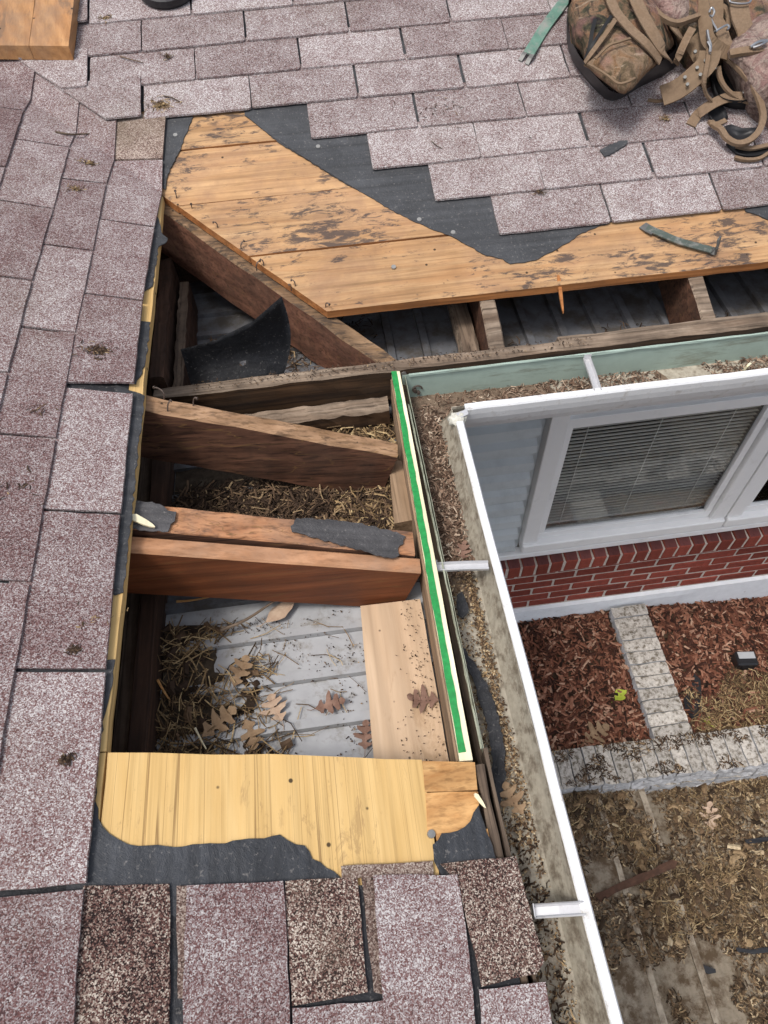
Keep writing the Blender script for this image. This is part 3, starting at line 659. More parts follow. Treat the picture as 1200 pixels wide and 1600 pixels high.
# soffit panels: formed aluminium with a raised rib at each joint
PANEL = [(0.0, 0.0), (0.002, 0.013), (0.022, 0.011), (0.024, 0.0), (0.060, 0.0006), (0.0978, 0.0), (0.0978, -0.002), (0.0, -0.002)]
def soffit_panel(rows_fn, mat):
    bm = bmesh.new(); n = len(PANEL)
    rows = [[bm.verts.new(rows_fn(e, a, b)) for a, b in PANEL] for e in (0, 1)]
    for i in range(n): bm.faces.new((rows[0][i], rows[0][(i + 1) % n], rows[1][(i + 1) % n], rows[1][i]))
    bm.faces.new(rows[0]); bm.faces.new(rows[1][::-1])
    return obj('soffit_panel', bm, mat, fr)
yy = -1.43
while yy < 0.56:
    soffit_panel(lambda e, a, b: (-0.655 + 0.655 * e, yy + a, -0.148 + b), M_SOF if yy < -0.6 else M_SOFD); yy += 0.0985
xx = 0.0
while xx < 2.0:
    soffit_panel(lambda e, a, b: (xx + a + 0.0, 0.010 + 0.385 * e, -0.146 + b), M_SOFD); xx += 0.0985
# bent nails standing up along the cut ends of the boards and on the first rafter
def nail(p, d, L=0.022, bend=0.5, parent=fr):
    p = Vector(p); d = Vector(d).normalized(); s = Vector((rnd(-1, 1), rnd(-1, 1), 0)) * bend * L
    pts = smooth_path([p - d * 0.006, p + d * L * 0.5, p + d * L * 0.8 + s * 0.5, p + d * L * 0.75 + s], 3)
    bm = bmesh.new(); tube(bm, pts, 0.0015, 6)
    q = pts[-1]; tube(bm, [q - s.normalized() * 0.0004, q + s.normalized() * 0.001], 0.0035, 8)
    return obj('nail', bm, M_NAIL, parent)
for px, py in ((276, 309), (300, 326), (340, 356), (377, 389), (412, 415), (401, 420), (461, 447), (509, 480), (455, 452)):
    nail(pB(px, py, 0.0), (0.1, -0.1, 1))
for px, py in ((256, 622), (262, 641), (302, 632), (560, 478)):
    nail(pA(px, py, -0.02), (0.3, 0.1, 1), 0.026, 0.9)
for px, py, fn in ((655, 343, pB), (615, 417, pB), (274, 211, pB), (674, 1303, pA), (708, 363, pB), (631, 584, None), (497, 229, pB)):
    p = fn(px, py, 0.0035) if fn else pY(px, py, -0.0195)
    bm = bmesh.new(); n = nB if fn is pB else nA if fn else Vector((0, -1, 0))
    tube(bm, [p - n * 0.004, p + n * 0.0015], 0.0062, 12); obj('nail_head', bm, M_NAILH, fr if fn is None else roofA if fn is pA else roofB)

# ================================================================== GUTTER
gut = empty('rain_gutter', 'white metal gutter turning the inside corner, dirty inside with leaf debris', 'gutter', (0.06, -0.06, -0.12))
DA, DB = 0.128, 0.162
# (distance from fascia as a share of the width, height) of the trough
prof = [(0.10, -0.030), (0.12, -0.116), (0.66, -0.119), (0.74, -0.108), (0.81, -0.085), (0.87, -0.062), (0.90, -0.040), (0.90, -0.032)]
def trough(name, rng, axis, mats, parent):
    bm = bmesh.new(); rows = []
    p0 = prof[rng[0]:rng[1] + 1]
    N = 40
    for i in range(N + 1):
        t = i / N; row = []
        for s, z in p0:
            if axis == 'A':
                d = s * DA + 0.010 * (1 - s); y0 = -s * DB; yv = y0 + (-3.2 - y0) * t
                row.append(bm.verts.new((d + 0.0012 * mnoise.noise((yv * 5, s * 3, 0)), yv, z - 0.004 + 0.0015 * mnoise.noise((yv * 4, s, 7)))))
            else:
                d = s * DB + 0.006 * (1 - s); x0 = s * DA; xv = x0 + (2.1 - x0) * t
                row.append(bm.verts.new((xv, -d, z + 0.0015 * mnoise.noise((xv * 4, s, 2)))))
        rows.append(row)
    for i in range(N):
        for j in range(len(p0) - 1):
            bm.faces.new((rows[i][j], rows[i + 1][j], rows[i + 1][j + 1], rows[i][j + 1])).material_index = 0
    bmesh.ops.recalc_face_normals(bm, faces=bm.faces)
    r = bmesh.ops.solidify(bm, geom=bm.faces[:], thickness=0.0012)
    return obj(name, bm, mats, parent, recalc=True)
trough('gutter_back', (0, 1), 'A', M_GMOSS, gut)
trough('gutter_trough', (1, 7), 'A', M_GIN, gut)
trough('gutter_back', (0, 1), 'B', M_GGRN, gut)
trough('gutter_trough', (1, 7), 'B', M_GIN, gut)
# white rolled front lip with outer face: closed box profile
def lip(name, pts, ax, a0, a1):
    bm = bmesh.new(); N = 36; rows = []
    for i in range(N + 1):
        t = a0 + (a1 - a0) * i / N
        wv = 0.0016 * mnoise.noise((t * 3, 0, 5)) + 0.0008 * mnoise.noise((t * 13, 2, 5))
        rows.append([bm.verts.new((d + wv, t, z + wv) if ax == 'A' else (t, -d + wv, z + wv)) for d, z in pts])
    n = len(pts)
    for i in range(N):
        for j in range(n): bm.faces.new((rows[i][j], rows[i + 1][j], rows[i + 1][(j + 1) % n], rows[i][(j + 1) % n]))
    bm.faces.new(rows[0]); bm.faces.new(rows[-1][::-1])
    return obj(name, bm, M_GWH, gut)
lp = [(0.115, -0.030), (0.117, -0.0265), (0.131, -0.027), (0.134, -0.032), (0.133, -0.050), (0.130, -0.070), (0.122, -0.095), (0.111, -0.120), (0.100, -0.132), (0.098, -0.129), (0.109, -0.117), (0.119, -0.093), (0.1265, -0.069), (0.1245, -0.048), (0.1235, -0.036), (0.117, -0.034)]
lip('gutter_lip', lp, 'A', -0.200, -3.2)
lp2 = [(d + 0.030, z) for d, z in lp]
lip('gutter_lip', lp2, 'B', 0.146, 2.1)
# green flange on top of the back of the far run
beam('back_flange', (0.03, -0.0225, -0.028), (2.0, -0.0225, -0.030), 0.005, 0.006, [M_GGRN], gut, 40, 0.0009, bev=0.001)
beam('back_flange', (0.0135, -0.13, -0.022), (0.0175, -0.95, -0.030), 0.003, 0.006, [M_GMOSS], gut, 30, 0.0012, bev=0.0008)
# lumpy caulk over the mitre
bm = bmesh.new(); bmesh.ops.create_icosphere(bm, subdivisions=3, radius=1)
for v in bm.verts:
    k = 1 + 0.45 * mnoise.noise(v.co * 2.1)
    v.co = Vector((0.124, -0.180, -0.040)) + Vector((v.co.x * 0.021, v.co.y * 0.020, v.co.z * 0.013)) * k
obj('caulk_seal', bm, M_CAULK, gut, smooth=True)
bm = bmesh.new(); sheet(bm, [(0.120, -0.172), (0.130, -0.186), (0.150, -0.178), (0.150, -0.160)], lambda x, y: -0.029, 0.002); obj('corner_strap', bm, M_ALU, gut)
# hangers: U-shaped strips across the trough
def hanger(p0, p1, name='gutter_hanger'):
    p0 = Vector(p0); p1 = Vector(p1); d = (p1 - p0).normalized(); s = Vector((-d.y, d.x, 0)); 
    bm = bmesh.new(); pf = [(-0.0105, 0.006), (-0.0085, 0.0085), (-0.006, 0.001), (0.005, 0.001), (0.0075, 0.0085), (0.0095, 0.006), (0.009, -0.002), (-0.0095, -0.002)]
    rows = [[bm.verts.new(q + s * a + Vector((0, 0, b))) for a, b in pf] for q in (p0, p0 + (p1 - p0) * 0.5 + Vector((0, 0, 0.0015)), p1)]
    n = len(pf)
    for i in range(2):
        for j in range(n): bm.faces.new((rows[i][j], rows[i][(j + 1) % n], rows[i + 1][(j + 1) % n], rows[i + 1][j]))
    bm.faces.new(rows[0][::-1]); bm.faces.new(rows[2])
    # clip folded over the lip and a screw tab on the back
    q = p0; 
    v = [q + s * a + Vector((0, 0, b)) for a, b in ((-0.009, 0.0), (0.009, 0.0), (0.009, 0.016), (-0.009, 0.016))]
    w = [x - d * 0.0016 for x in v]
    vv = [bm.verts.new(x) for x in v]; ww = [bm.verts.new(x) for x in w]
    bm.faces.new(vv); bm.faces.new(ww[::-1])
    for i in range(4): bm.faces.new((vv[i], ww[i], ww[(i + 1) % 4], vv[(i + 1) % 4]))
    return obj(name, bm, M_ALU, gut)
a = pz(683, 887, -0.034); b = pz(763, 884, -0.032); hanger(a, b)
a = pz(833, 1424, -0.036); b = pz(912, 1419, -0.032); hanger(a, b)
a = pz(917, 562, -0.034); b = pz(934, 612, -0.030); hanger(a, b)
hanger((1.12, -0.024, -0.034), (1.125, -0.150, -0.030))
# lag bolt end with a ring on the green back
p = pY(652, 607, -0.024)
bm = bmesh.new()
tube(bm, [p + Vector((0.012 * math.cos(t), -0.003, 0.012 * math.sin(t))) for t in [i * math.tau / 14 for i in range(13)]], 0.0022, 6)
tube(bm, [p + Vector((0.002, 0.004, -0.010)), p + Vector((0.002, -0.010, -0.010))], 0.004, 8)
tube(bm, [p + Vector((-0.006, 0.004, 0.0)), p + Vector((-0.006, -0.008, 0.0))], 0.0035, 8)
obj('screw', bm, M_NAIL, gut)

# ================================================================== HOUSE WALL WITH WINDOW
wall = empty('house_wall', 'grey sided house wall with white window above red brick and white foundation', 'wall', (1.2, 0.37, -2.4))
YW = 0.37
# lap siding left of the window
zt = -0.16; n = 0
while zt > -1.56:
    z1 = zt; z0 = max(zt - 0.1016, -1.60)
    bm = bmesh.new(); x0, x1 = -0.5, 0.578
    pf = [(YW + 0.013, z1 + 0.001), (YW + 0.010, z0 + 0.052), (YW - 0.014, z0 + 0.036), (YW - 0.022, z0 + 0.003), (YW - 0.018, z0), (YW + 0.014, z0)]
    rows = [[bm.verts.new((x, y, z)) for y, z in pf] for x in (x0, x1)]
    for j in range(6): bm.faces.new((rows[0][j], rows[0][(j + 1) % 6], rows[1][(j + 1) % 6], rows[1][j]))
    bm.faces.new(rows[0]); bm.faces.new(rows[1][::-1])
    obj('siding_course', bm, M_SID, wall); zt -= 0.1016
boxo('wall_backing', -0.5, 0.60, 0.384, 0.46, -1.60, -0.16, M_SID, wall)
boxo('wall_backing', 0.60, 3.4, 0.384, 0.46, -0.42, -0.16, M_SID, wall)
boxo('sill_trim', -0.5, 3.4, 0.338, 0.384, -1.640, -1.602, M_VIN, wall, 0.004)
boxo('wall_core', -0.5, 3.4, 0.385, 0.60, -3.3, -1.62, M_MOR, wall)
# windows: frame, two sashes, glass, blind slats
def window(x0, x1, first):
    w = bpy.data.objects.new('window', None); COL.objects.link(w); w.parent = wall
    zb, ztp = -1.575, -0.36
    bm = bmesh.new(); fw = 0.070
    # frame butted: jambs between head and sill
    for q in ((x0, x0 + fw, zb + 0.06, ztp - 0.05), (x1 - fw, x1, zb + 0.06, ztp - 0.05), (x0, x1, ztp - 0.05, ztp)):
        box(bm, q[0], q[1], 0.340, 0.384 + 0.03, q[2], q[3], 0, 0.003)
    obj('window_frame', bm, M_VIN, w)
    bm = bmesh.new(); box(bm, x0, x1, 0.325, 0.415, zb, zb + 0.0595, 0, 0.006); obj('window_sill', bm, M_VIN, w)
    gx0, gx1 = x0 + fw + 0.003, x1 - fw - 0.003
    zm = -0.742
    for nm, za, zb2, yv in (('lower_sash', zb + 0.061, zm + 0.028, 0.372), ('upper_sash', zm - 0.004, ztp - 0.052, 0.396)):
        bm = bmesh.new(); sw = 0.030; rw = 0.042
        box(bm, gx0, gx0 + sw, yv - 0.012, yv + 0.011, za + rw, zb2 - rw, 0, 0.002)
        box(bm, gx1 - sw, gx1, yv - 0.012, yv + 0.011, za + rw, zb2 - rw, 0, 0.002)
        box(bm, gx0, gx1, yv - 0.013, yv + 0.011, za, za + rw, 0, 0.002)
        box(bm, gx0, gx1, yv - 0.013, yv + 0.011, zb2 - rw - (0.01 if nm == 'lower_sash' else 0), zb2, 0, 0.002)
        obj(nm, bm, M_VIN, w)
        bm = bmesh.new(); box(bm, gx0 + sw - 0.004, gx1 - sw + 0.004, yv + 0.001, yv + 0.0025, za + rw - 0.004, zb2 - rw + 0.004); obj('pane', bm, M_GLASS, w)
    # blind
    zz = ztp - 0.07; k = 0; me = None
    while zz > zb + 0.10:
        if me is None:
            bm = bmesh.new(); W2 = (gx1 - gx0) / 2 - 0.012
            pf = [(-0.0068, 0.0020), (0.0, 0.0010), (0.0068, -0.0026), (0.0068, -0.0032), (0.0, 0.0002), (-0.0068, 0.0013)]
            rows = [[bm.verts.new((x, y, z)) for y, z in pf] for x in (-W2, W2)]
            for j in range(6): bm.faces.new((rows[0][j], rows[0][(j + 1) % 6], rows[1][(j + 1) % 6], rows[1][j]))
            bm.faces.new(rows[0]); bm.faces.new(rows[1][::-1])
            s = obj('blind_slat', bm, M_SLAT, w); me = s.data
        else:
            s = bpy.data.objects.new('blind_slat', me); COL.objects.link(s); s.parent = w
        s.location = ((gx0 + gx1) / 2, 0.416, zz); s.rotation_euler = (rnd(-0.06, 0.06), rnd(-0.002, 0.002), 0); zz -= 0.0212; k += 1
    bm = bmesh.new()
    for t in (0.14, 0.5, 0.86): tube(bm, [(gx0 + (gx1 - gx0) * t, 0.4065, ztp - 0.06), (gx0 + (gx1 - gx0) * t, 0.4065, zb + 0.09)], 0.0013, 5)
    obj('blind_cord', bm, M_SLAT, w)
    bm = bmesh.new(); box(bm, gx0 + 0.012, gx1 - 0.012, 0.422, 0.444, zb + 0.075, zb + 0.092); obj('blind_rail', bm, M_SLAT, w)
    return w
window(0.602, 1.566, True)
window(1.574, 2.54, False)
window(2.548, 3.4, False)
# room behind the glass
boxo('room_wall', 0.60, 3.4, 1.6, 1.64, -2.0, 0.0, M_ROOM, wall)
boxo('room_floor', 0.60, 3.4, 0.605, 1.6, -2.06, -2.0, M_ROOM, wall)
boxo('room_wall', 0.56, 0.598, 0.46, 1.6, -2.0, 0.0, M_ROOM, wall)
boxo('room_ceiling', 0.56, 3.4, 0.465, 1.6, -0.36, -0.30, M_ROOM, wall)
# bricks: a sloping rowlock course under the sill, seven stretcher courses below
me_r = []
for v in range(3):
    bm = bmesh.new(); w = 0.0285
    pf = [(-0.052, -0.093), (-0.052, -0.006), (0.042, 0.012), (0.042, -0.093)]
    j = lambda: rnd(-0.0015, 0.0015)
    rows = [[bm.verts.new((x + j(), y + j(), z + j())) for y, z in pf] for x in (-w, w)]
    for k in range(4): bm.faces.new((rows[0][k], rows[0][(k + 1) % 4], rows[1][(k + 1) % 4], rows[1][k])).material_index = 1 if k == 1 else 0
    bm.faces.new(rows[0]); bm.faces.new(rows[1][::-1])
    bmesh.ops.bevel(bm, geom=bm.edges[:], offset=0.0035, segments=1, affect='EDGES')
    bmesh.ops.recalc_face_normals(bm, faces=bm.faces)
    me = bpy.data.meshes.new('brick'); bm.to_mesh(me); bm.free(); me.materials.append(M_BRK); me.materials.append(M_BRKD); me_r.append(me)
x = 0.30
while x < 2.5:
    o = bpy.data.objects.new('brick', random.choice(me_r)); COL.objects.link(o); o.parent = wall
    o.location = (x, 0.352 + rnd(-0.002, 0.002), -1.655); x += 0.0695
boxo('mortar_bed', -0.5, 3.4, 0.304, 0.384, -1.752, -1.668, M_MOR, wall)
me_s = []
for v in range(4):
    bm = bmesh.new(); vs = box(bm, -0.0995, 0.0995, -0.0225, 0.02, -0.0275, 0.0275)
    for q in vs: q.co += Vector((rnd(-1, 1), rnd(-1, 1) * 0.5, rnd(-1, 1))) * 0.002
    bmesh.ops.bevel(bm, geom=bm.edges[:], offset=0.003, segments=1, affect='EDGES')
    bmesh.ops.recalc_face_normals(bm, faces=bm.faces)
    me = bpy.data.meshes.new('brick'); bm.to_mesh(me); bm.free(); me.materials.append(M_BRK); me_s.append(me)
ZC = -1.752
for r in range(7):
    x = 0.20 + (0.106 if r % 2 else 0)
    while x < 2.6:
        o = bpy.data.objects.new('brick', random.choice(me_s)); COL.objects.link(o); o.parent = wall
        o.location = (x, 0.390 + 0.0015 + rnd(-0.0015, 0.0015), ZC - 0.037 - r * 0.0675 + rnd(-0.001, 0.001)); x += 0.2127
boxo('mortar_bed', -0.5, 3.4, 0.3735, 0.386, -2.24, -1.7525, M_MOR, wall)
# painted foundation, uneven lower edge
bm = bmesh.new(); N = 60; rows = []
for i in range(N + 1):
    x = -0.2 + 3.6 * i / N
    rows.append([bm.verts.new((x, 0.350 + 0.006 * mnoise.noise((x * 6, z * 6, 2)), z)) for z in (-3.2, -2.6, -2.5, -2.42, -2.34, -2.29)] + [bm.verts.new((x, 0.352, -2.2445)), bm.verts.new((x, 0.384, -2.2405))])
for i in range(N):
    for j in range(7): bm.faces.new((rows[i][j], rows[i + 1][j], rows[i + 1][j + 1], rows[i][j + 1]))
obj('foundation', bm, M_FND, wall, smooth=False)

# ================================================================== GROUND, BEDS, STEPS
ZT = -2.31                                                 # top of the block walls
bm = bmesh.new(); box(bm, -60, 60, -60, 60, -3.3, -3.0); struct(obj('ground', bm, M_SOIL))
def bedz(x, y): 
    base = -2.375 if x < 1.3 else -2.40 - 0.14 * min(max(x - 1.5, 0), 1.2)
    return base + 0.012 * mnoise.noise((x * 6, y * 6, 0)) + 0.006 * mnoise.noise((x * 19, y * 19, 4))
def grid_sheet(name, x0, x1, y0, y1, nx, ny, zf, mat, skirt=0.5):
    bm = bmesh.new()
    g = [[bm.verts.new((x0 + (x1 - x0) * i / nx, y0 + (y1 - y0) * j / ny, zf(x0 + (x1 - x0) * i / nx, y0 + (y1 - y0) * j / ny))) for j in range(ny + 1)] for i in range(nx + 1)]
    for i in range(nx):
        for j in range(ny): bm.faces.new((g[i][j], g[i + 1][j], g[i + 1][j + 1], g[i][j + 1]))
    return struct(obj(name, bm, mat, smooth=True))
grid_sheet('garden_bed', 0.05, 1.30, -0.42, 0.352, 60, 40, bedz, M_SOIL)
grid_sheet('garden_bed', 1.40, 3.4, -0.48, 0.352, 80, 40, bedz, M_SOIL)
# two-course block wall (split faces towards the steps) and the single row of blocks dividing the beds
rw = empty('retaining_wall', 'low grey split-face block wall holding the mulch bed above the steps', 'block wall', (1.2, -0.5, -2.6))
ed = empty('block_edging', 'pale grey block edging running from the foundation to the low block wall', 'edging', (1.36, 0.0, -2.4))
def rough_block(name, cx, cy, zc, lx, ly, lz, parent, rot=0.0, jit=0.010, front=True):
    bm = bmesh.new()
    nx, ny, nz = max(2, int(lx / 0.025)), max(2, int(ly / 0.03)), max(2, int(lz / 0.025))
    c = math.cos(rot); s = math.sin(rot); cache = {}
    def V(i, j, k):
        if (i, j, k) not in cache:
            x = (i / nx - 0.5) * lx; y = (j / ny - 0.5) * ly; z = (k / nz - 0.5) * lz
            n = Vector((x + cx, y + cy, z + zc)) * 34
            a = jit * (1.8 if (front and j == 0) else 0.6)
            x += a * 0.5 * mnoise.noise(n); y += a * mnoise.noise(n + Vector((9, 0, 0))); z += jit * 0.5 * mnoise.noise(n + Vector((0, 7, 0)))
            if k in (0, nz) and (j in (0, ny) or i in (0, nx)): z *= 0.95
            if i in (0, nx) and j in (0, ny): x *= 0.975; y *= 0.98
            cache[(i, j, k)] = bm.verts.new((cx + x * c - y * s, cy + x * s + y * c, zc + z))
        return cache[(i, j, k)]
    for i in range(nx):
        for j in range(ny):
            for k in (0, nz): bm.faces.new((V(i, j, k), V(i + 1, j, k), V(i + 1, j + 1, k), V(i, j + 1, k))).material_index = 0
    for i in range(nx):
        for k in range(nz):
            for j in (0, ny): bm.faces.new((V(i, j, k), V(i + 1, j, k), V(i + 1, j, k + 1), V(i, j, k + 1))).material_index = 1
    for j in range(ny):
        for k in range(nz):
            for i in (0, nx): bm.faces.new((V(i, j, k), V(i, j + 1, k), V(i, j + 1, k + 1), V(i, j, k + 1))).material_index = 1
    return obj(name, bm, [M_CBLK, M_CBLKF], parent)
x = 0.40; 
while x < 2.35:
    w = random.choice((0.068, 0.072, 0.075)); t = (x - 0.67) / 1.0
    yc = -0.475 - 0.02 * t
    rough_block('block', x + w / 2, yc, ZT - 0.045 + rnd(-0.003, 0.003), w - 0.006, 0.185, 0.09, rw, rot=-0.02 + rnd(-0.015, 0.015)); x += w
for row, zc, x0, dy in ((1, ZT - 0.137, 0.30, 0.004), (2, ZT - 0.229, 0.42, 0.0), (3, ZT - 0.321, 0.36, -0.003)):
    x = x0
    while x < 2.4:
        w = random.choice((0.15, 0.22, 0.19)); t = (x - 0.67) / 1.0
        rough_block('block', x + w / 2, -0.478 - 0.02 * t + dy, zc, w - 0.005, 0.185, 0.088, rw, rot=-0.02, jit=0.009); x += w
y = 0.335
while y > -0.37:
    w = random.choice((0.062, 0.066, 0.07)); t = (0.34 - y) / 0.7
    xc = 1.305 - 0.012 * t
    rough_block('block', xc, y - w / 2, ZT - 0.06 + rnd(-0.004, 0.004), 0.198, w - 0.005, 0.12, ed, rot=rnd(-0.03, 0.03), front=False); y -= w
# concrete steps going down to the right, parallel to the left gutter
st = empty('concrete_steps', 'litter-covered concrete steps with pale edges below the long gutter', 'steps', (1.0, -1.2, -2.7))
def sstep(x0, x1, z, name='step_tread'):
    bm = bmesh.new(); nx = max(3, int((x1 - x0) / 0.08)); ny = 30
    g = [[bm.verts.new((x0 + (x1 - x0) * i / nx, -3.6 + 3.1 * j / ny, z + 0.006 * mnoise.noise((i * 0.9, j * 0.9, z * 5)))) for j in range(ny + 1)] for i in range(nx + 1)]
    for i in range(nx):
        for j in range(ny): bm.faces.new((g[i][j], g[i + 1][j], g[i + 1][j + 1], g[i][j + 1]))
    bmesh.ops.solidify(bm, geom=bm.faces[:], thickness=0.3)
    return obj(name, bm, M_CONC, st)
sstep(0.0, 0.868, -2.400); sstep(0.868, 1.122, -2.500); sstep(1.122, 3.6, -2.600)
def kerb(x, z, w=0.026):
    bm = bmesh.new(); N = 44; rows = []
    for i in range(N + 1):
        y = -0.57 - 3.0 * i / N; a = 0.006 * mnoise.noise((0, y * 7, x)); b = 0.006 * mnoise.noise((3, y * 9, x))
        rows.append([bm.verts.new(q) for q in ((x - w + a, y, z - 0.2), (x - w + a, y, z + 0.010 + b), (x + b, y, z + 0.010 + a), (x + 0.004 + b, y, z - 0.2))])
    for i in range(N):
        for j in range(3): bm.faces.new((rows[i][j], rows[i + 1][j], rows[i + 1][j + 1], rows[i][j + 1]))
    bm.faces.new(rows[0]); bm.faces.new(rows[-1][::-1])
    return obj('step_edge', bm, M_EDGE, st)
kerb(0.870, -2.400); kerb(1.124, -2.500, 0.032)

# ================================================================== STUFF: mulch, litter, straw, grit
def inb(x0, x1, y0, y1): return lambda: (rnd(x0, x1), rnd(y0, y1))
def onbed(x0, x1, y0, y1):
    def f():
        x = rnd(x0, x1); y = rnd(y0, y1)
        if 1.20 < x < 1.41: return None
        return (x, y, bedz(x, y) + rnd(0, 0.012))
    return f
def bl(a, b, c, d): return lambda: (rnd(a, b), rnd(c, d))
scatter('mulch', 9000, onbed(0.5, 2.5, -0.38, 0.35), bl(0.010, 0.07, 0.004, 0.016), M_MULCH, tilt=0.5, curl=0.08)
def soilz(x, y): return -2.400 if x < 0.868 else -2.500 if x < 1.122 else -2.600
def litter(x0, x1, y0, y1, p=1.0, thr=-0.2):
    def f():
        x = rnd(x0, x1); y = rnd(y0, y1)
        if abs(x - 0.858) < 0.016 or abs(x - 1.108) < 0.02:
            if random.random() < 0.35: return None
        dens = mnoise.noise((x * 3.1, y * 3.1, 6)) + 0.35 * mnoise.noise((x * 9, y * 9, 1)) + (y + 0.95) * 0.55
        if dens < thr: return None
        if y > -0.58: return None
        return (x, y, soilz(x, y) + rnd(0.004, 0.018))
    return f
scatter('leaf_crumbs', 1500, litter(0.45, 2.2, -2.2, -0.55, thr=-0.1), bl(0.02, 0.06, 0.01, 0.03), M_LIT, tilt=0.5, curl=0.4)
scatter('leaf_litter', 26000, litter(0.45, 2.2, -2.2, -0.55, thr=-0.32), bl(0.008, 0.032, 0.002, 0.008), M_LIT, tilt=0.5, curl=0.3)
scatter('straw_litter', 7000, litter(0.6, 2.2, -1.7, -0.55, thr=0.0), bl(0.03, 0.10, 0.0015, 0.003), M_STRAW, tilt=0.3, curl=0.25)
def bedlit():
    x = rnd(1.45, 2.5); y = rnd(-0.42, 0.1)
    if (x - 1.4) * 0.2 - (y + 0.05) * 0.9 + 0.2 * mnoise.noise((x * 4, y * 4, 2)) < 0.12: return None
    return (x, y, bedz(x, y) + rnd(0.006, 0.02))
scatter('dry_grass', 4500, bedlit, bl(0.03, 0.09, 0.002, 0.005), M_STRAW, tilt=0.45, curl=0.3)
def walltop():
    x = rnd(0.5, 2.2); y = rnd(-0.56, -0.38)
    if mnoise.noise((x * 7, y * 9, 3)) < 0.0: return None
    return (x, y - 0.02 * (x - 0.67), ZT + 0.002)
scatter('wall_crumbs', 2600, walltop, bl(0.008, 0.03, 0.002, 0.006), M_DARKB, tilt=0.3)

# dirt and straw lying on the soffit between the rafters
M_INS = plain('loose_fill', (0.30, 0.285, 0.275), 1.0, 0, 50, 0.35, 0.1, dirt=(0.06, 0.045, 0.035), dirt_amt=0.9, dirt_scale=22, thr=0.5, bmp=1.0)
def dirt_heap(name, x0, x1, y0, y1, zf, nx=50, ny=24, mat=None):
    bm = bmesh.new()
    g = [[bm.verts.new((x0 + (x1 - x0) * i / nx, y0 + (y1 - y0) * j / ny, zf(x0 + (x1 - x0) * i / nx, y0 + (y1 - y0) * j / ny))) for j in range(ny + 1)] for i in range(nx + 1)]
    for i in range(nx):
        for j in range(ny): bm.faces.new((g[i][j], g[i + 1][j], g[i + 1][j + 1], g[i][j + 1]))
    o = obj(name, bm, mat or M_DIRT, smooth=True); o['kind'] = 'stuff'; return o
def dz1(x, y): return -0.1475 + 0.008 + 0.012 * mnoise.noise((x * 9, y * 9, 0)) + 0.006 * mnoise.noise((x * 31, y * 31, 2))
dirt_heap('dirt', -0.575, -0.02, -0.49, -0.02, dz1)
def dz2(x, y): return -0.158 + 0.026 * max(0, 1 - (x + 0.575) / 0.2) + 0.010 * mnoise.noise((x * 9, y * 9, 4)) + 0.006 * mnoise.noise((x * 29, y * 29, 2))
dirt_heap('dirt', -0.575, -0.15, -0.96, -0.58, dz2)
def dz3(x, y): return -0.152 + 0.010 * mnoise.noise((x * 9, y * 9, 8)) + 0.006 * mnoise.noise((x * 29, y * 29, 2))
dirt_heap('loose_insulation', -0.53, -0.0, 0.02, 0.60, dz3, mat=M_INS)
def cav(x0, x1, y0, y1, zf, lim=None):
    def f():
        x = rnd(x0, x1); y = rnd(y0, y1)
        if lim and not lim(x, y): return None
        return (x, y, zf(x, y) + rnd(0, 0.012))
    return f
LIMS = lambda x, y: mnoise.noise((x * 7, y * 7, 3)) * 1.1 + 0.62 - (x + 0.575) * 4.3 + (y + 0.80) * 1.2 > rnd(-0.25, 0.25)
ZS = lambda x, y: max(dz2(x, y), -0.147)
scatter('straw', 2100, cav(-0.57, -0.18, -0.95, -0.59, ZS, LIMS), bl(0.012, 0.075, 0.001, 0.003), M_STRAW, tilt=0.3, curl=0.2)
scatter('leaf_crumbs', 200, cav(-0.57, -0.20, -0.95, -0.59, ZS, LIMS), bl(0.012, 0.035, 0.006, 0.018), M_DARKB, tilt=0.4, curl=0.35)
scatter('straw', 46, cav(-0.42, -0.18, -0.95, -0.60, lambda x, y: -0.147), bl(0.03, 0.08, 0.001, 0.002), M_STRAW, tilt=0.08, curl=0.25)
scatter('grit', 1500, cav(-0.50, -0.04, -0.95, -0.59, lambda x, y: -0.1472, lambda x, y: mnoise.noise((x * 12, y * 12, 9)) + 0.5 * mnoise.noise((x * 31, y * 31, 9)) > 0.02), bl(0.0012, 0.005, 0.001, 0.003), M_DARKB, tilt=0.2)
scatter('grit', 420, cav(-0.165, -0.036, -0.95, -0.605, lambda x, y: -0.1180, lambda x, y: x > -0.105 + 0.1 * (y + 0.8) + 0.04 * mnoise.noise((x * 14, y * 14, 1))), bl(0.0012, 0.004, 0.001, 0.0025), M_DARKB, tilt=0.1)
scatter('straw', 3800, cav(-0.56, -0.03, -0.46, -0.22, dz1), bl(0.012, 0.055, 0.0015, 0.005), M_DARKB, tilt=0.4, curl=0.25)
scatter('straw', 900, cav(-0.2, -0.03, -0.46, -0.06, dz1), bl(0.015, 0.06, 0.0015, 0.005), M_STRAW, tilt=0.4, curl=0.25)
scatter('straw', 900, cav(-0.50, -0.03, 0.03, 0.36, dz3), bl(0.01, 0.05, 0.0012, 0.004), M_DARKB, tilt=0.4, curl=0.25)
scatter('straw', 300, cav(0.0, 1.3, 0.03, 0.2, lambda x, y: -0.148, lambda x, y: mnoise.noise((x * 5, y * 5, 1)) > 0.0), bl(0.006, 0.03, 0.0012, 0.004), M_DARKB, tilt=0.3)
scatter('grit', 700, lambda: (lambda x: (x, rnd(-0.016, 0.016), -0.0075 if x < 0 else -0.006))(rnd(-0.5, 0.5)) if random.random() < 0.6 else None, bl(0.002, 0.008, 0.001, 0.003), M_DARKB, tilt=0.3)
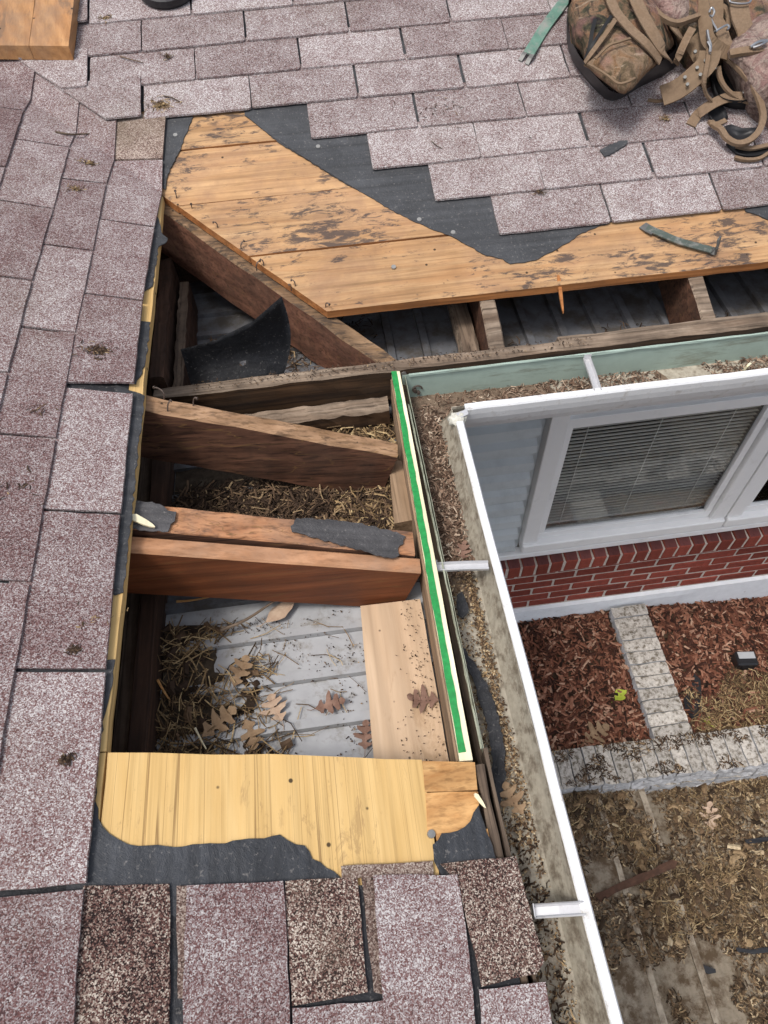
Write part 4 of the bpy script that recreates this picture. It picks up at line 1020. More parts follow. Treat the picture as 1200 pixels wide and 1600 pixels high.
# gutter debris
def gA(y0, y1, zf=-0.121):
    def f():
        y = rnd(y0, y1); x = rnd(0.020, 0.093)
        return (x, y, zf + rnd(0, 0.014))
    return f
scatter('gutter_debris', 2400, gA(-0.56, -0.06), bl(0.003, 0.022, 0.001, 0.0045), M_GDEB, tilt=0.4)
scatter('gutter_debris', 2600, lambda: (lambda x: (x, rnd(-0.125, -0.024), -0.117 + rnd(0, 0.009)) if x < 0.30 or mnoise.noise((x * 6, 0, 3)) > -0.15 else None)(rnd(0.05, 1.2)), bl(0.003, 0.022, 0.001, 0.0045), M_GDEB, tilt=0.35)
scatter('gutter_debris', 1500, gA(-1.10, -0.52), bl(0.002, 0.007, 0.0015, 0.004), M_GRIT, tilt=0.4)
scatter('gutter_debris', 2200, gA(-1.7, -0.9), bl(0.0015, 0.005, 0.001, 0.003), M_GRIT, tilt=0.4)
scatter('gutter_debris', 420, lambda: (rnd(0.03, 0.09), rnd(-1.6, -1.05), -0.119 + rnd(0, 0.006)), bl(0.004, 0.016, 0.001, 0.004), M_DARKB, tilt=0.3)
scatter('gutter_debris', 700, lambda: (rnd(0.07, 0.084), rnd(-0.95, -0.5), -0.118 + rnd(0, 0.01)), bl(0.002, 0.008, 0.001, 0.003), M_GRIT, tilt=0.4)
grid = bmesh.new(); N = 60; rows = []
for i in range(N + 1):
    y = -0.05 - 0.6 * i / N
    rows.append([grid.verts.new((x, y, -0.121 + (0.014 if 0.02 < x < 0.085 else 0.0) * max(0, 1 - i / N) + 0.004 * mnoise.noise((x * 50, y * 30, 1)))) for x in (0.016, 0.03, 0.05, 0.07, 0.086)])
for i in range(N):
    for j in range(4): grid.faces.new((rows[i][j], rows[i + 1][j], rows[i + 1][j + 1], rows[i][j + 1]))
o = obj('gutter_silt', grid, M_SILT, smooth=True); o['kind'] = 'stuff'
grid = bmesh.new(); rows = []
for i in range(N + 1):
    x = 0.03 + 1.2 * i / N
    rows.append([grid.verts.new((x, y, -0.117 + 0.010 * max(0, 1 - i / 24) + 0.004 * mnoise.noise((x * 30, y * 50, 1)))) for y in (-0.020, -0.05, -0.08, -0.105)])
for i in range(N):
    for j in range(3): grid.faces.new((rows[i][j], rows[i + 1][j], rows[i + 1][j + 1], rows[i][j + 1]))
o = obj('gutter_silt', grid, M_SILT, smooth=True); o['kind'] = 'stuff'
# crumbs on the shingles
def tuft(name, px, py, fn, r, n, mat=M_STRAW, lw=bl(0.004, 0.016, 0.001, 0.003)):
    c = fn(px, py, 0.012)
    zz = zA if fn is pA else zB
    def f():
        a = rnd(0, math.tau); q = r * abs(random.gauss(0, 0.55)); x = c.x + q * math.cos(a); y = c.y + q * 0.7 * math.sin(a)
        return (x, y, zz(x, y) + 0.0115)
    return scatter(name, n, f, lw, mat, tilt=0.25)
tuft('dry_moss', 250, 165, pB, 0.035, 220, M_STRAW); tuft('dry_moss', 200, 214, pA, 0.05, 160, M_DARKB)
tuft('dry_moss', 155, 548, pA, 0.035, 150, M_DARKB); tuft('dry_moss', 262, 90, pB, 0.02, 40, M_DARKB)
tuft('dry_moss', 165, 28, pB, 0.02, 60, M_STRAW); tuft('dry_moss', 1040, 186, pB, 0.015, 40, M_STRAW)
tuft('dry_moss', 100, 110, pB, 0.03, 50, M_DARKB); tuft('dry_moss', 140, 255, pA, 0.025, 60, M_STRAW)
tuft('dry_moss', 117, 1015, pA, 0.012, 45, M_DARKB); tuft('dry_moss', 104, 1186, pA, 0.010, 30, M_DARKB); tuft('dry_moss', 60, 640, pA, 0.03, 14, M_DARKB); tuft('dry_moss', 30, 760, pA, 0.05, 16, M_DARKB)
tuft('dry_moss', 145, 965, pA, 0.06, 16, M_STRAW); tuft('dry_moss', 700, 170, pB, 0.2, 40, M_DARKB)
tuft('dry_moss', 118, 295, pA, 0.02, 40, M_STRAW); tuft('dry_moss', 845, 300, pB, 0.03, 40, M_DARKB)

# ================================================================== SMALL LOOSE THINGS
UP = Vector((0, 0, 1))
def leaf(name, p, size, ang, mat, label, lobes=3.2, normal=UP, curl=0.4, group=None, width=0.34):
    p = Vector(p); n = Vector(normal).normalized(); e1 = (Vector((math.cos(ang), math.sin(ang), 0)) - n * n.dot(Vector((math.cos(ang), math.sin(ang), 0)))).normalized(); e2 = n.cross(e1)
    bm = bmesh.new(); L = []
    # half outline of a lobed leaf: (along, out); lobes point forward
    half = [(0.0, 0.03), (0.10, 0.10), (0.16, 0.22), (0.24, 0.24), (0.26, 0.12), (0.30, 0.07), (0.36, 0.12), (0.42, 0.30), (0.52, 0.40), (0.57, 0.36), (0.53, 0.20), (0.54, 0.09), (0.60, 0.10), (0.68, 0.26), (0.78, 0.30), (0.80, 0.24), (0.77, 0.12), (0.82, 0.09), (0.90, 0.14), (0.97, 0.08), (1.0, 0.0)]
    if lobes < 1.5: half = [(0.0, 0.02), (0.08, 0.10), (0.2, 0.24), (0.35, 0.33), (0.5, 0.34), (0.65, 0.28), (0.8, 0.18), (0.92, 0.07), (1.0, 0.0)]
    kw = width / 0.34
    def pt(t, s_):
        cz = curl * (t - 0.4) ** 2 + curl * 1.3 * s_ * s_ + 0.09 * mnoise.noise((t * 4 + ang, s_ * 5, size * 90))
        return p + e1 * size * (t - 0.5) + e2 * size * (s_ + 0.05 * math.sin(t * 3)) + n * size * (cz + 0.03)
    for sg in (-1, 1):
        mid = [bm.verts.new(pt(t, 0)) for t, _ in half]
        hw = [max(0.008, o_ * kw * rnd(0.8, 1.12)) for _, o_ in half]
        mm = [bm.verts.new(pt(t, sg * w_ * 0.5)) for (t, _), w_ in zip(half, hw)]
        ed_ = [bm.verts.new(pt(t, sg * w_)) for (t, _), w_ in zip(half, hw)]
        for i in range(len(half) - 1):
            bm.faces.new((mid[i], mm[i], mm[i + 1], mid[i + 1])); bm.faces.new((mm[i], ed_[i], ed_[i + 1], mm[i + 1]))
    q = [p + e1 * size * (-0.5) + n * size * curl * 0.16, p + e1 * size * (-0.66) + n * size * 0.03, p + e1 * size * (-0.78) + e2 * size * 0.05 + n * 0.002]
    tube(bm, q, size * 0.011, 5)
    o = obj(name, bm, mat, smooth=True, recalc=False)
    return tag(o, label, 'leaf', group or 'oak leaves fallen on the soffit')
S_ = -0.1465
leaf('oak_leaf', pz(345, 1130, S_ + 0.02), 0.078, 0.6, M_LEAF, 'tan deeply lobed oak leaf at the near end of the soffit straw', 2.6)
leaf('oak_leaf', pz(392, 1150, S_ + 0.012), 0.064, -1.3, M_LEAF, 'tan oak leaf right of the deeply lobed leaf near the plywood', 2.4)
leaf('oak_leaf', pz(378, 1050, S_ + 0.02), 0.066, 1.1, M_LEAF, 'tan lobed oak leaf at the edge of the straw pile mid soffit', 2.5)
leaf('oak_leaf', pz(432, 1107, S_ + 0.012), 0.060, 1.9, M_LEAFP, 'pale pinkish oak leaf lying alone on the grey soffit', 1.7, width=0.42)
leaf('oak_leaf', pz(440, 958, S_ + 0.015), 0.075, 0.5, M_LEAFP, 'pale pointed leaf just under the reddish sister rafter', 1.0, width=0.26)
leaf('oak_leaf', pz(517, 1103, S_ + 0.010), 0.060, 0.1, M_LEAFB, 'dull brown curled leaf on soffit left of the flat tan board', 2.0, curl=0.5)
leaf('oak_leaf', pz(572, 1150, S_ + 0.010), 0.055, 1.4, M_LEAFB, 'dark brown crumpled leaf against the flat tan board', 2.0, curl=0.7)
leaf('oak_leaf', pz(660, 1092, -0.112), 0.060, 2.9, M_LEAFB, 'greyish brown oak leaf lying on the flat tan board', 1.8, width=0.4)
leaf('oak_leaf', pz(725, 862, -0.105), 0.045, 1.3, M_LEAFB, 'brown curled leaf caught in the gutter above the hanger', 2.0, curl=0.6, group='leaves in the gutter')
leaf('oak_leaf', pz(802, 1248, -0.105), 0.060, 1.9, M_LEAF, 'tan torn leaf in the gutter beside the black felt scrap', 1.9, group='leaves in the gutter')
leaf('oak_leaf', pz(932, 1148, -2.355), 0.15, 0.4, M_LEAF, 'tan oak leaf on the mulch next to the low block wall', 2.4, group='leaves on the ground')
leaf('oak_leaf', pz(1110, 1275, -2.585), 0.13, 1.3, M_LEAFP, 'pale leaf on the lowest step close to the block wall', 1.8, group='leaves on the ground')
leaf('green_leaf', pz(970, 1087, -2.355), 0.085, 0.5, M_LEAFG, 'bright yellow green leaf on the mulch left of the block edging', 1.2, group='leaves on the ground')
leaf('green_leaf', pz(1112, 1130, -2.395), 0.085, -0.5, M_LEAFG, 'bright yellow green leaf right of the block edging', 1.2, group='leaves on the ground')
def stick(name, pts, r, mat, label, cat='twig', taper=0.5, seg=7):
    bm = bmesh.new(); tube(bm, smooth_path(pts, 4), r, seg, 0, taper)
    return tag(obj(name, bm, mat), label, cat)
stick('twig', [pA(87, 206, 0.013), pA(112, 210, 0.018), pA(140, 209, 0.018), pA(150, 211, 0.013)], 0.0030, M_WEAY, 'dark twig lying across two shingles near the valley')
stick('twig', [pB(188, 88, 0.013), pB(205, 93, 0.016), pB(224, 98, 0.012)], 0.0022, M_WEAY, 'thin straight twig on the shingle right of the wooden board')
stick('twig', [pB(256, 150, 0.013), pB(270, 153, 0.018), pB(284, 161, 0.012)], 0.0022, M_WEAY, 'thin twig beside the tuft of dry moss near the boards')
stick('twig', [pz(345, 985, -0.12), pz(385, 968, -0.11), pz(430, 938, -0.10)], 0.0042, M_WEA, 'grey stick leaning on the soffit straw below the sister rafter')
stick('twig', [pz(276, 940, -0.11), pz(300, 938, -0.112), pz(332, 932, -0.11)], 0.0030, M_BLK, 'short pale stalk at the top of the soffit straw')
stick('twig', [pz(246, 1062, -0.10), pz(256, 1080, -0.11), pz(268, 1098, -0.125)], 0.0030, M_BLK, 'reddish stick leaning against the dark ledger')
stick('twig', [pz(305, 1138, -0.12), pz(312, 1152, -0.11), pz(322, 1170, -0.10)], 0.0024, M_CREAM, 'yellow stalk pointing at the bare plywood edge')
stick('twig', [pB(674, 220, 0.014), pB(683, 228, 0.018), pB(691, 232, 0.013)], 0.0016, M_WEAY, 'tiny dark twig on the second stepped shingle')
def splinter(name, a, b, w, th, mat, label):
    a = Vector(a); b = Vector(b); d = (b - a).normalized(); s = d.cross(UP).normalized(); u = s.cross(d)
    bm = bmesh.new(); rows = []
    for t, k in ((0, 0.45), (0.15, 1), (0.6, 0.8), (0.85, 0.5), (1, 0.12)):
        c = a + (b - a) * t; rows.append([bm.verts.new(c + s * w / 2 * k * x + u * th / 2 * y) for x, y in ((-1, -1), (1, -1), (1, 1), (-1, 1))])
    for i in range(4):
        for j in range(4): bm.faces.new((rows[i][j], rows[i][(j + 1) % 4], rows[i + 1][(j + 1) % 4], rows[i + 1][j]))
    bm.faces.new(rows[0][::-1]); bm.faces.new(rows[-1])
    return tag(obj(name, bm, mat), label, 'wood splinter')
splinter('wood_splinter', pB(872, 430, 0.003), pB(880, 490, -0.03), 0.010, 0.005, M_PLANK_CUT, 'orange splinter hanging over the edge of the lowest bare board')
splinter('wood_splinter', pA(205, 806, -0.008), pA(242, 824, -0.012), 0.014, 0.005, M_CREAM, 'pale yellow splinter lying on felt at the old rafter end')
splinter('wood_splinter', pA(742, 1240, 0.012), pA(758, 1262, 0.004), 0.007, 0.004, M_CREAM, 'small pale splinter at the edge of the felt beside the gutter')
splinter('wood_splinter', pz(1172, 568, -0.05), pz(1160, 582, -0.085), 0.016, 0.005, M_CREAM, 'pale wood chip standing in the far gutter debris')
# felt scraps
def scrap(name, px, fn, h, label, mat=M_FELTB, th=0.0018, zz=None):
    bm = bmesh.new(); pts = xy([(p[0], p[1], h) for p in px], fn)
    zf = zz or (lambda x, y: (zA(x, y) if fn is pA else zB(x, y)) + h / CT + 0.002 * mnoise.noise((x * 20, y * 20, 2)))
    sheet(bm, edge_subdiv(pts, 0.007, 0.0026), zf, th)
    return tag(obj(name, bm, mat), label, 'felt scrap')
scrap('felt_scrap', [(205, 785), (212, 782), (250, 788), (262, 798), (276, 800), (274, 808), (262, 830), (225, 828), (203, 825)], pA, -0.0165, 'dark felt scrap stuck on the left end of the old rafter', M_FELTG)
scrap('felt_scrap', [(454, 822), (464, 809), (500, 811), (560, 817), (620, 831), (634, 838), (630, 850), (622, 856), (624, 867), (612, 872), (570, 862), (520, 848), (470, 834), (456, 831)], pA, -0.0165, 'long grey felt scrap lying on the old rafter near the fascia', M_FELTG)
scrap('felt_scrap', [(937, 234), (950, 228), (966, 220), (981, 219), (978, 226), (960, 238), (945, 245)], pB, 0.0145, 'small grey felt scrap lying on shingles below the backpack', M_FELT)
scrap('felt_scrap', [(712, 1000), (722, 1010), (745, 1040), (768, 1085), (780, 1125), (788, 1168), (790, 1215), (782, 1258), (770, 1268), (766, 1240), (770, 1190), (758, 1120), (742, 1070), (726, 1030)], (lambda a, b, h: pz(a, b, -0.100)), 0, 'long torn black felt scrap lying in the long gutter', M_FELTB, zz=lambda x, y: -0.100 + 0.005 * mnoise.noise((x * 15, y * 15, 2)))
scrap('felt_scrap', [(714, 930), (722, 924), (729, 940), (731, 958), (722, 966), (714, 960)], (lambda a, b, h: pz(a, b, -0.100)), 0, 'small black felt scrap in the gutter below the near hanger', M_FELTB, zz=lambda x, y: -0.100)
# curled felt flap standing in the valley corner
bm = bmesh.new(); NB = 18; NV = 12
bot = [(300, 606), (345, 602), (395, 598), (441, 592)]; top = [(282, 546), (335, 532), (395, 502), (440, 463)]
def lerp_poly(pts, t):
    k = t * (len(pts) - 1); i = min(int(k), len(pts) - 2); f = k - i
    return (pts[i][0] * (1 - f) + pts[i + 1][0] * f, pts[i][1] * (1 - f) + pts[i + 1][1] * f)
rows = []
for i in range(NB + 1):
    t = i / NB; b = lerp_poly(bot, t); tp = lerp_poly(top, t); row = []
    for j in range(NV + 1):
        s = j / NV
        bx = b[0] + (tp[0] - b[0]) * s + 14 * t * math.sin(math.pi * s); by = b[1] + (tp[1] - b[1]) * s
        yd = 0.035 + 0.05 * s + 0.03 * math.sin(math.pi * s) * (0.4 + t) - 0.02 * math.sin(math.pi * t)
        row.append(bm.verts.new(pY(bx, by, yd)))
    rows.append(row)
for i in range(NB):
    for j in range(NV):
        if i == 9 and j == 4: continue
        bm.faces.new((rows[i][j], rows[i + 1][j], rows[i + 1][j + 1], rows[i][j + 1]))
bmesh.ops.solidify(bm, geom=bm.faces[:], thickness=0.0018)
tag(obj('felt_flap', bm, M_FELTB, smooth=True), 'curled black felt sheet standing in the open valley corner', 'felt sheet')

# wooden board end at the top left
wb = empty('wooden_board', 'short tan wooden board lying on shingles in the top left corner', 'board', pB(60, 60))
bm = bmesh.new(); hh = 0.052
q = [pB(-70, 70, hh), pB(107, 72, hh), pB(123, -70, hh), pB(-40, -80, hh)]
zo = lambda x, y: zB(x, y) + hh / CT
split = [((q[0].x, q[0].y), (q[0].x + (q[1].x - q[0].x) * 0.648, q[0].y + (q[1].y - q[0].y) * 0.648), (q[3].x + (q[2].x - q[3].x) * 0.64, q[3].y + (q[2].y - q[3].y) * 0.64), (q[3].x, q[3].y)),
         ((q[0].x + (q[1].x - q[0].x) * 0.652, q[0].y + (q[1].y - q[0].y) * 0.652), (q[1].x, q[1].y), (q[2].x, q[2].y), (q[3].x + (q[2].x - q[3].x) * 0.644, q[3].y + (q[2].y - q[3].y) * 0.644))]
M_BRD = wood_mat('board_tan', (0.36, 0.17, 0.065), (0.47, 0.26, 0.115), 'y', crack=0.3, stain=(0.12, 0.085, 0.06), stain_amt=0.5, stain_scale=6, mottle=(0.20, 0.14, 0.10), rough=0.45, var=0.06)
for i, s in enumerate(split):
    bm = bmesh.new(); sheet(bm, edge_subdiv([Vector(p) for p in s], 0.06, 0.0006), zo, 0.036)
    obj('board_half', bm, M_BRD, wb)
# black rubber dish at the top edge
dish = bmesh.new(); c = pB(262, -16, 0.012); N = 32
pf = [(0.0, 0.030), (0.060, 0.030), (0.078, 0.034), (0.088, 0.026), (0.090, 0.010), (0.084, 0.0), (0.0, 0.0)]
rings = []
for r, z in pf[1:-1]:
    rings.append([dish.verts.new(c + Vector((math.cos(k * math.tau / N) * r, 0, 0)) + Vector((0, CT, TT * CT)) * (math.sin(k * math.tau / N) * r) + nB * z) for k in range(N)])
for a, b in zip(rings[:-1], rings[1:]):
    for k in range(N): dish.faces.new((a[k], a[(k + 1) % N], b[(k + 1) % N], b[k]))
dish.faces.new(rings[0]); dish.faces.new(rings[-1][::-1])
tag(obj('rubber_boot', dish, M_RUB, smooth=False), 'black rubber round edge peeking in at the top of the upper slope', 'vent boot')

# flat pry bars
def prybar(name, path, w, label, mat, hook=None):
    r = empty(name, label, 'pry bar', path[len(path) // 2])
    bm = bmesh.new(); p = smooth_path(path, 4); ribbon(bm, p, w, 0.006, nB)
    bmesh.ops.bevel(bm, geom=[e for e in bm.edges if e.is_manifold], offset=0.001, segments=1, affect='EDGES')
    obj('bar', bm, mat, r); return r
pb = prybar('pry_bar', [pB(905, -35, 0.016), pB(880, 4, 0.016), pB(852, 42, 0.016), pB(836, 68, 0.017), pB(826, 84, 0.024)], 0.033, 'green painted flat pry bar left of the backpack', M_BAR)
for s in (-1, 1):
    a = pB(826, 84, 0.024); d = (pB(815, 96, 0.024) - a); dd = d.normalized(); sd = dd.cross(nB).normalized()
    bm = bmesh.new(); ribbon(bm, [a - dd * 0.004 + sd * s * 0.0105, a + dd * 0.010 + sd * s * 0.011 - nB * 0.003, a + dd * 0.024 + sd * s * 0.0115 - nB * 0.012], 0.0125, 0.0045, nB); obj('claw', bm, M_DULL, pb)
pb2 = prybar('pry_bar', [pB(1010, 356, 0.006), pB(1030, 364, 0.010), pB(1058, 376, 0.010), pB(1085, 384, 0.010), pB(1112, 391, 0.010)], 0.020, 'small worn pry bar with hooked end on the lowest bare board', M_BAR2)
a = pB(1112, 391, 0.010); b = pB(1118, 396, 0.008); c2 = pB(1121, 382, 0.030); 
bm = bmesh.new(); ribbon(bm, [a, pB(1118, 393, 0.010), pB(1122, 385, 0.030), pB(1124, 372, 0.050)], 0.022, 0.005, lambda i: (0.6, -0.5, 0.6)); obj('hook', bm, M_DULL, pb2)
bm = bmesh.new(); ribbon(bm, [pB(1004, 352, 0.004), pB(1012, 357, 0.0075), pB(1022, 362, 0.010)], 0.026, 0.003, nB); obj('blade', bm, M_DULL, pb2)

# ------------------------------------------------------------------ backpack, lying on its back
bp = empty('backpack', 'camouflage backpack with black moulded base lying on the upper shingles', 'backpack', pB(975, 90))
def loft(name, levels, mats, parent, matf=lambda i: 0, cap=True, smooth=True, sub=3, wr=0.0, seed=0, dome=1.0):
    """levels: list of (height above the upper slope, outline pixels)"""
    bm = bmesh.new(); rings = []
    for h, out in levels:
        pts = [pB(a, b, h) for a, b in out]; n = len(pts); ring = []
        sp = smooth_path(pts + [pts[0]], sub)[:-1]
        for p in sp:
            q = p.copy()
            if wr: q += nB * wr * mnoise.noise(p * 22 + Vector((seed, 0, 0))) + Vector((wr * mnoise.noise(p * 19 + Vector((0, seed, 5))), wr * mnoise.noise(p * 19 + Vector((3, seed, 0))), 0))
            ring.append(bm.verts.new(q))
        rings.append(ring)
    n = len(rings[0])
    for i in range(len(rings) - 1):
        for k in range(n): bm.faces.new((rings[i][k], rings[i][(k + 1) % n], rings[i + 1][(k + 1) % n], rings[i + 1][k])).material_index = matf(i)
    if cap:
        c = sum((v.co for v in rings[-1]), Vector()) / n
        prev = rings[-1]
        for s, hh in ((0.7, 0.012 * dome), (0.35, 0.018 * dome)):
            nr = []
            for v in rings[-1]:
                q = c + (v.co - c) * s + nB * hh
                if wr: q += nB * wr * 1.3 * mnoise.noise(q * 24 + Vector((seed, 0, 0)))
                nr.append(bm.verts.new(q))
            for k in range(n): bm.faces.new((prev[k], prev[(k + 1) % n], nr[(k + 1) % n], nr[k])).material_index = matf(len(rings))
            prev = nr
        cv = bm.verts.new(c + nB * 0.02 * dome)
        for k in range(n): bm.faces.new((prev[k], prev[(k + 1) % n], cv)).material_index = matf(len(rings))
    return obj(name, bm, mats, parent, smooth=smooth)
base0 = [(888, 78), (900, 104), (926, 136), (957, 158), (1000, 136), (1052, 108), (1062, 78), (1040, 30), (1005, -30), (950, -60), (905, -30), (890, 30)]
base1 = [(885, 60), (897, 92), (925, 128), (960, 154), (1004, 128), (1056, 92), (1060, 66), (1040, 18), (1005, -42), (948, -70), (902, -40), (887, 14)]
base2 = [(887, 46), (902, 82), (930, 118), (965, 146), (1008, 116), (1052, 80), (1054, 58), (1034, 6), (1000, -54), (946, -80), (902, -52), (888, 4)]
loft('moulded_base', [(0.012, base0), (0.045, base1), (0.075, base2)], [M_RUB], bp, cap=False, wr=0.0)
b2 = [(888, 44), (904, 80), (932, 116), (966, 144), (1008, 113), (1047, 78), (1050, 54), (1030, 4), (998, -56), (946, -82), (904, -54), (890, 2)]
b3 = [(890, 28), (908, 66), (938, 102), (970, 134), (1006, 104), (1040, 70), (1042, 42), (1024, -8), (992, -66), (946, -92), (908, -66), (892, -12)]
b4 = [(898, 8), (914, 44), (944, 86), (972, 118), (1000, 92), (1026, 58), (1030, 26), (1014, -24), (984, -80), (946, -104), (914, -82), (900, -32)]
loft('pack_body', [(0.070, b2), (0.115, b3), (0.150, b4)], [M_CAMO], bp, wr=0.014, seed=2)
pk1 = [(912, 102), (935, 72), (965, 34), (985, 48), (1008, 70), (1028, 95), (1004, 120), (976, 147), (944, 126)]
pk2 = [(918, 98), (938, 70), (966, 40), (984, 54), (1004, 74), (1020, 94), (1000, 114), (975, 138), (946, 119)]
loft('front_pocket', [(0.095, pk1), (0.140, pk1), (0.158, pk2)], [M_CAMO2], bp, wr=0.006, seed=8, sub=3)
def strap(name, pts, w, parent, mat=M_WEB, th=0.0035, nrm=None, k=5):
    bm = bmesh.new(); p = smooth_path([pB(*q) for q in pts], k); ribbon(bm, p, w, th, nrm or nB)
    return obj(name, bm, mat, parent)
strap('pack_strap', [(948, -20, 0.178), (960, 14, 0.186), (985, 45, 0.186), (1010, 68, 0.182), (1032, 96, 0.150)], 0.026, bp)
strap('pack_strap', [(985, -20, 0.180), (1000, 15, 0.188), (1018, 48, 0.182), (1036, 78, 0.160), (1046, 92, 0.130)], 0.034, bp)
strap('pack_strap', [(962, 30, 0.184), (945, 55, 0.182), (925, 82, 0.172), (914, 98, 0.150)], 0.012, bp)
strap('pocket_zip', [(930, 92, 0.187), (950, 72, 0.190), (966, 66, 0.192), (985, 60, 0.19)], 0.006, bp, M_LEA)
strap('pocket_crease', [(920, 100, 0.176), (946, 116, 0.184), (965, 130, 0.180), (980, 128, 0.184), (992, 122, 0.18)], 0.006, bp, M_LEA)
strap('side_zip', [(930, 30, 0.176), (925, 50, 0.172), (922, 70, 0.160), (916, 90, 0.140)], 0.010, bp, M_LIN)
strap('side_zip', [(955, 25, 0.186), (940, 48, 0.184), (926, 70, 0.176), (914, 92, 0.150)], 0.008, bp, M_LIN)

# ------------------------------------------------------------------ tool belt and pouches
tb = empty('tool_belt', 'tan webbing tool belt with pink camouflage pouches and metal clips, right of the backpack', 'tool belt', pB(1130, 130))
# camo lump and round pouch between the pack and the belt
loft('pouch', [(0.012, [(1030, -30), (1032, 30), (1045, 70), (1070, 95), (1098, 80), (1110, 40), (1108, -30), (1070, -60)]), (0.07, [(1032, -50), (1036, 14), (1050, 52), (1072, 74), (1094, 60), (1104, 22), (1100, -50), (1068, -80)]), (0.12, [(1040, -70), (1046, -6), (1056, 30), (1072, 46), (1088, 36), (1094, 4), (1090, -70), (1066, -90)])], [M_CAMO], tb, wr=0.008, seed=5)
loft('pouch', [(0.06, [(1018, -40), (1022, 6), (1036, 30), (1058, 40), (1078, 34), (1086, 8), (1080, -40), (1050, -60)]), (0.125, [(1020, -52), (1024, 0), (1038, 24), (1058, 34), (1076, 27), (1082, 0), (1076, -50), (1050, -66)])], [M_PINK], tb, wr=0.004, seed=11)
strap('pouch_rim', [(1010, -12, 0.140), (1020, 12, 0.140), (1036, 28, 0.140), (1056, 36, 0.140), (1078, 30, 0.138), (1096, 24, 0.12)], 0.013, tb, th=0.012)
strap('webbing_strap', [(1044, 30, 0.13), (1054, 45, 0.13), (1066, 60, 0.11), (1074, 66, 0.09)], 0.018, tb)
strap('webbing_strap', [(1082, 44, 0.13), (1072, 62, 0.12), (1062, 84, 0.10), (1056, 100, 0.07)], 0.020, tb)
loft('bag_body', [(0.012, [(1062, 96), (1085, 120), (1104, 140), (1120, 120), (1150, 90), (1230, 60), (1240, -40), (1120, -60), (1070, 0)]), (0.045, [(1062, 84), (1086, 106), (1104, 124), (1118, 106), (1150, 78), (1225, 48), (1235, -50), (1120, -72), (1070, -10)]), (0.075, [(1070, 66), (1090, 86), (1104, 100), (1116, 86), (1146, 58), (1210, 30), (1220, -60), (1120, -80), (1078, -20)])], [M_CAMO], tb, wr=0.012, seed=51, dome=0.3)
# wide leather belt with rivets, running down-left from the clips
side_n = lambda i: (-0.35, -0.55, 0.75)
strap('belt', [(1034, 150, 0.045), (1058, 140, 0.060), (1082, 122, 0.085), (1104, 100, 0.105), (1110, 80, 0.115)], 0.056, tb, M_LEA, 0.005, side_n)
strap('belt', [(1076, 84, 0.07), (1092, 70, 0.09), (1106, 52, 0.10), (1112, 20, 0.11), (1108, -30, 0.11)], 0.060, tb, M_LEA, 0.005, side_n)
strap('belt_tip', [(1012, 156, 0.016), (1030, 158, 0.020), (1044, 152, 0.030)], 0.010, tb, M_WEB)
for px, py, h in ((1070, 122, 0.085), (1074, 133, 0.080), (1089, 107, 0.10), (1094, 118, 0.098), (1102, 96, 0.108), (1086, 82, 0.09)):
    p = pB(px, py, h); nn = Vector(side_n(0)).normalized(); bm = bmesh.new()
    tube(bm, [p, p + nn * 0.006], 0.0045, 10); obj('rivet', bm, M_DULL, tb)
# vertical folded strap in the middle
strap('webbing_strap', [(1090, -30, 0.13), (1100, 20, 0.135), (1106, 60, 0.13), (1122, 76, 0.12), (1138, 84, 0.11)], 0.034, tb, M_LEA, 0.006, lambda i: (-0.7, -0.3, 0.6))
strap('webbing_strap', [(1108, 50, 0.135), (1106, 90, 0.125), (1100, 125, 0.10), (1103, 146, 0.07), (1112, 158, 0.05)], 0.011, tb, M_WEB, 0.006)
strap('webbing_strap', [(1122, 104, 0.09), (1126, 124, 0.075), (1138, 142, 0.06), (1160, 156, 0.05), (1188, 164, 0.05)], 0.013, tb, M_WEB, 0.006)
strap('webbing_strap', [(1079, 196, 0.014), (1088, 182, 0.020), (1096, 174, 0.034), (1118, 160, 0.05), (1140, 152, 0.05), (1160, 152, 0.055)], 0.028, tb, M_WEB, 0.004, lambda i: (-0.2, -0.5, 0.8))
# big holster pouch: pink camo shell on the right, tan rim sweeping round, black lining inside
loft('pouch', [(0.012, [(1128, 110), (1150, 150), (1180, 190), (1240, 200), (1300, 120), (1260, 40), (1180, 60), (1140, 80)]), (0.085, [(1130, 92), (1152, 116), (1176, 150), (1230, 165), (1290, 90), (1250, 20), (1180, 36), (1142, 64)]), (0.125, [(1138, 80), (1160, 94), (1182, 120), (1225, 135), (1275, 70), (1240, 10), (1185, 26), (1150, 62)])], [M_PINK], tb, wr=0.007, seed=21)
loft('pouch_lining', [(0.012, [(1106, 92), (1110, 130), (1120, 160), (1150, 170), (1184, 165), (1186, 130), (1160, 100), (1130, 84)]), (0.060, [(1108, 84), (1112, 120), (1122, 146), (1150, 156), (1182, 150), (1182, 118), (1158, 90), (1130, 76)])], [M_LIN], tb, wr=0.004, seed=31, dome=-2.0)
strap('pouch_rim', [(1130, 86, 0.098), (1148, 100, 0.10), (1168, 122, 0.10), (1184, 150, 0.092), (1192, 180, 0.075), (1186, 204, 0.060), (1170, 220, 0.050), (1152, 224, 0.045), (1136, 216, 0.045), (1126, 202, 0.045), (1116, 196, 0.04), (1110, 190, 0.03)], 0.016, tb, th=0.009, k=6)
loft('pouch_lining', [(0.012, [(1128, 200), (1140, 216), (1158, 222), (1176, 216), (1186, 202), (1160, 202), (1142, 196)]), (0.035, [(1130, 198), (1141, 213), (1158, 219), (1175, 213), (1184, 199), (1160, 200), (1143, 194)])], [M_RUB], tb, sub=2, dome=-0.8)
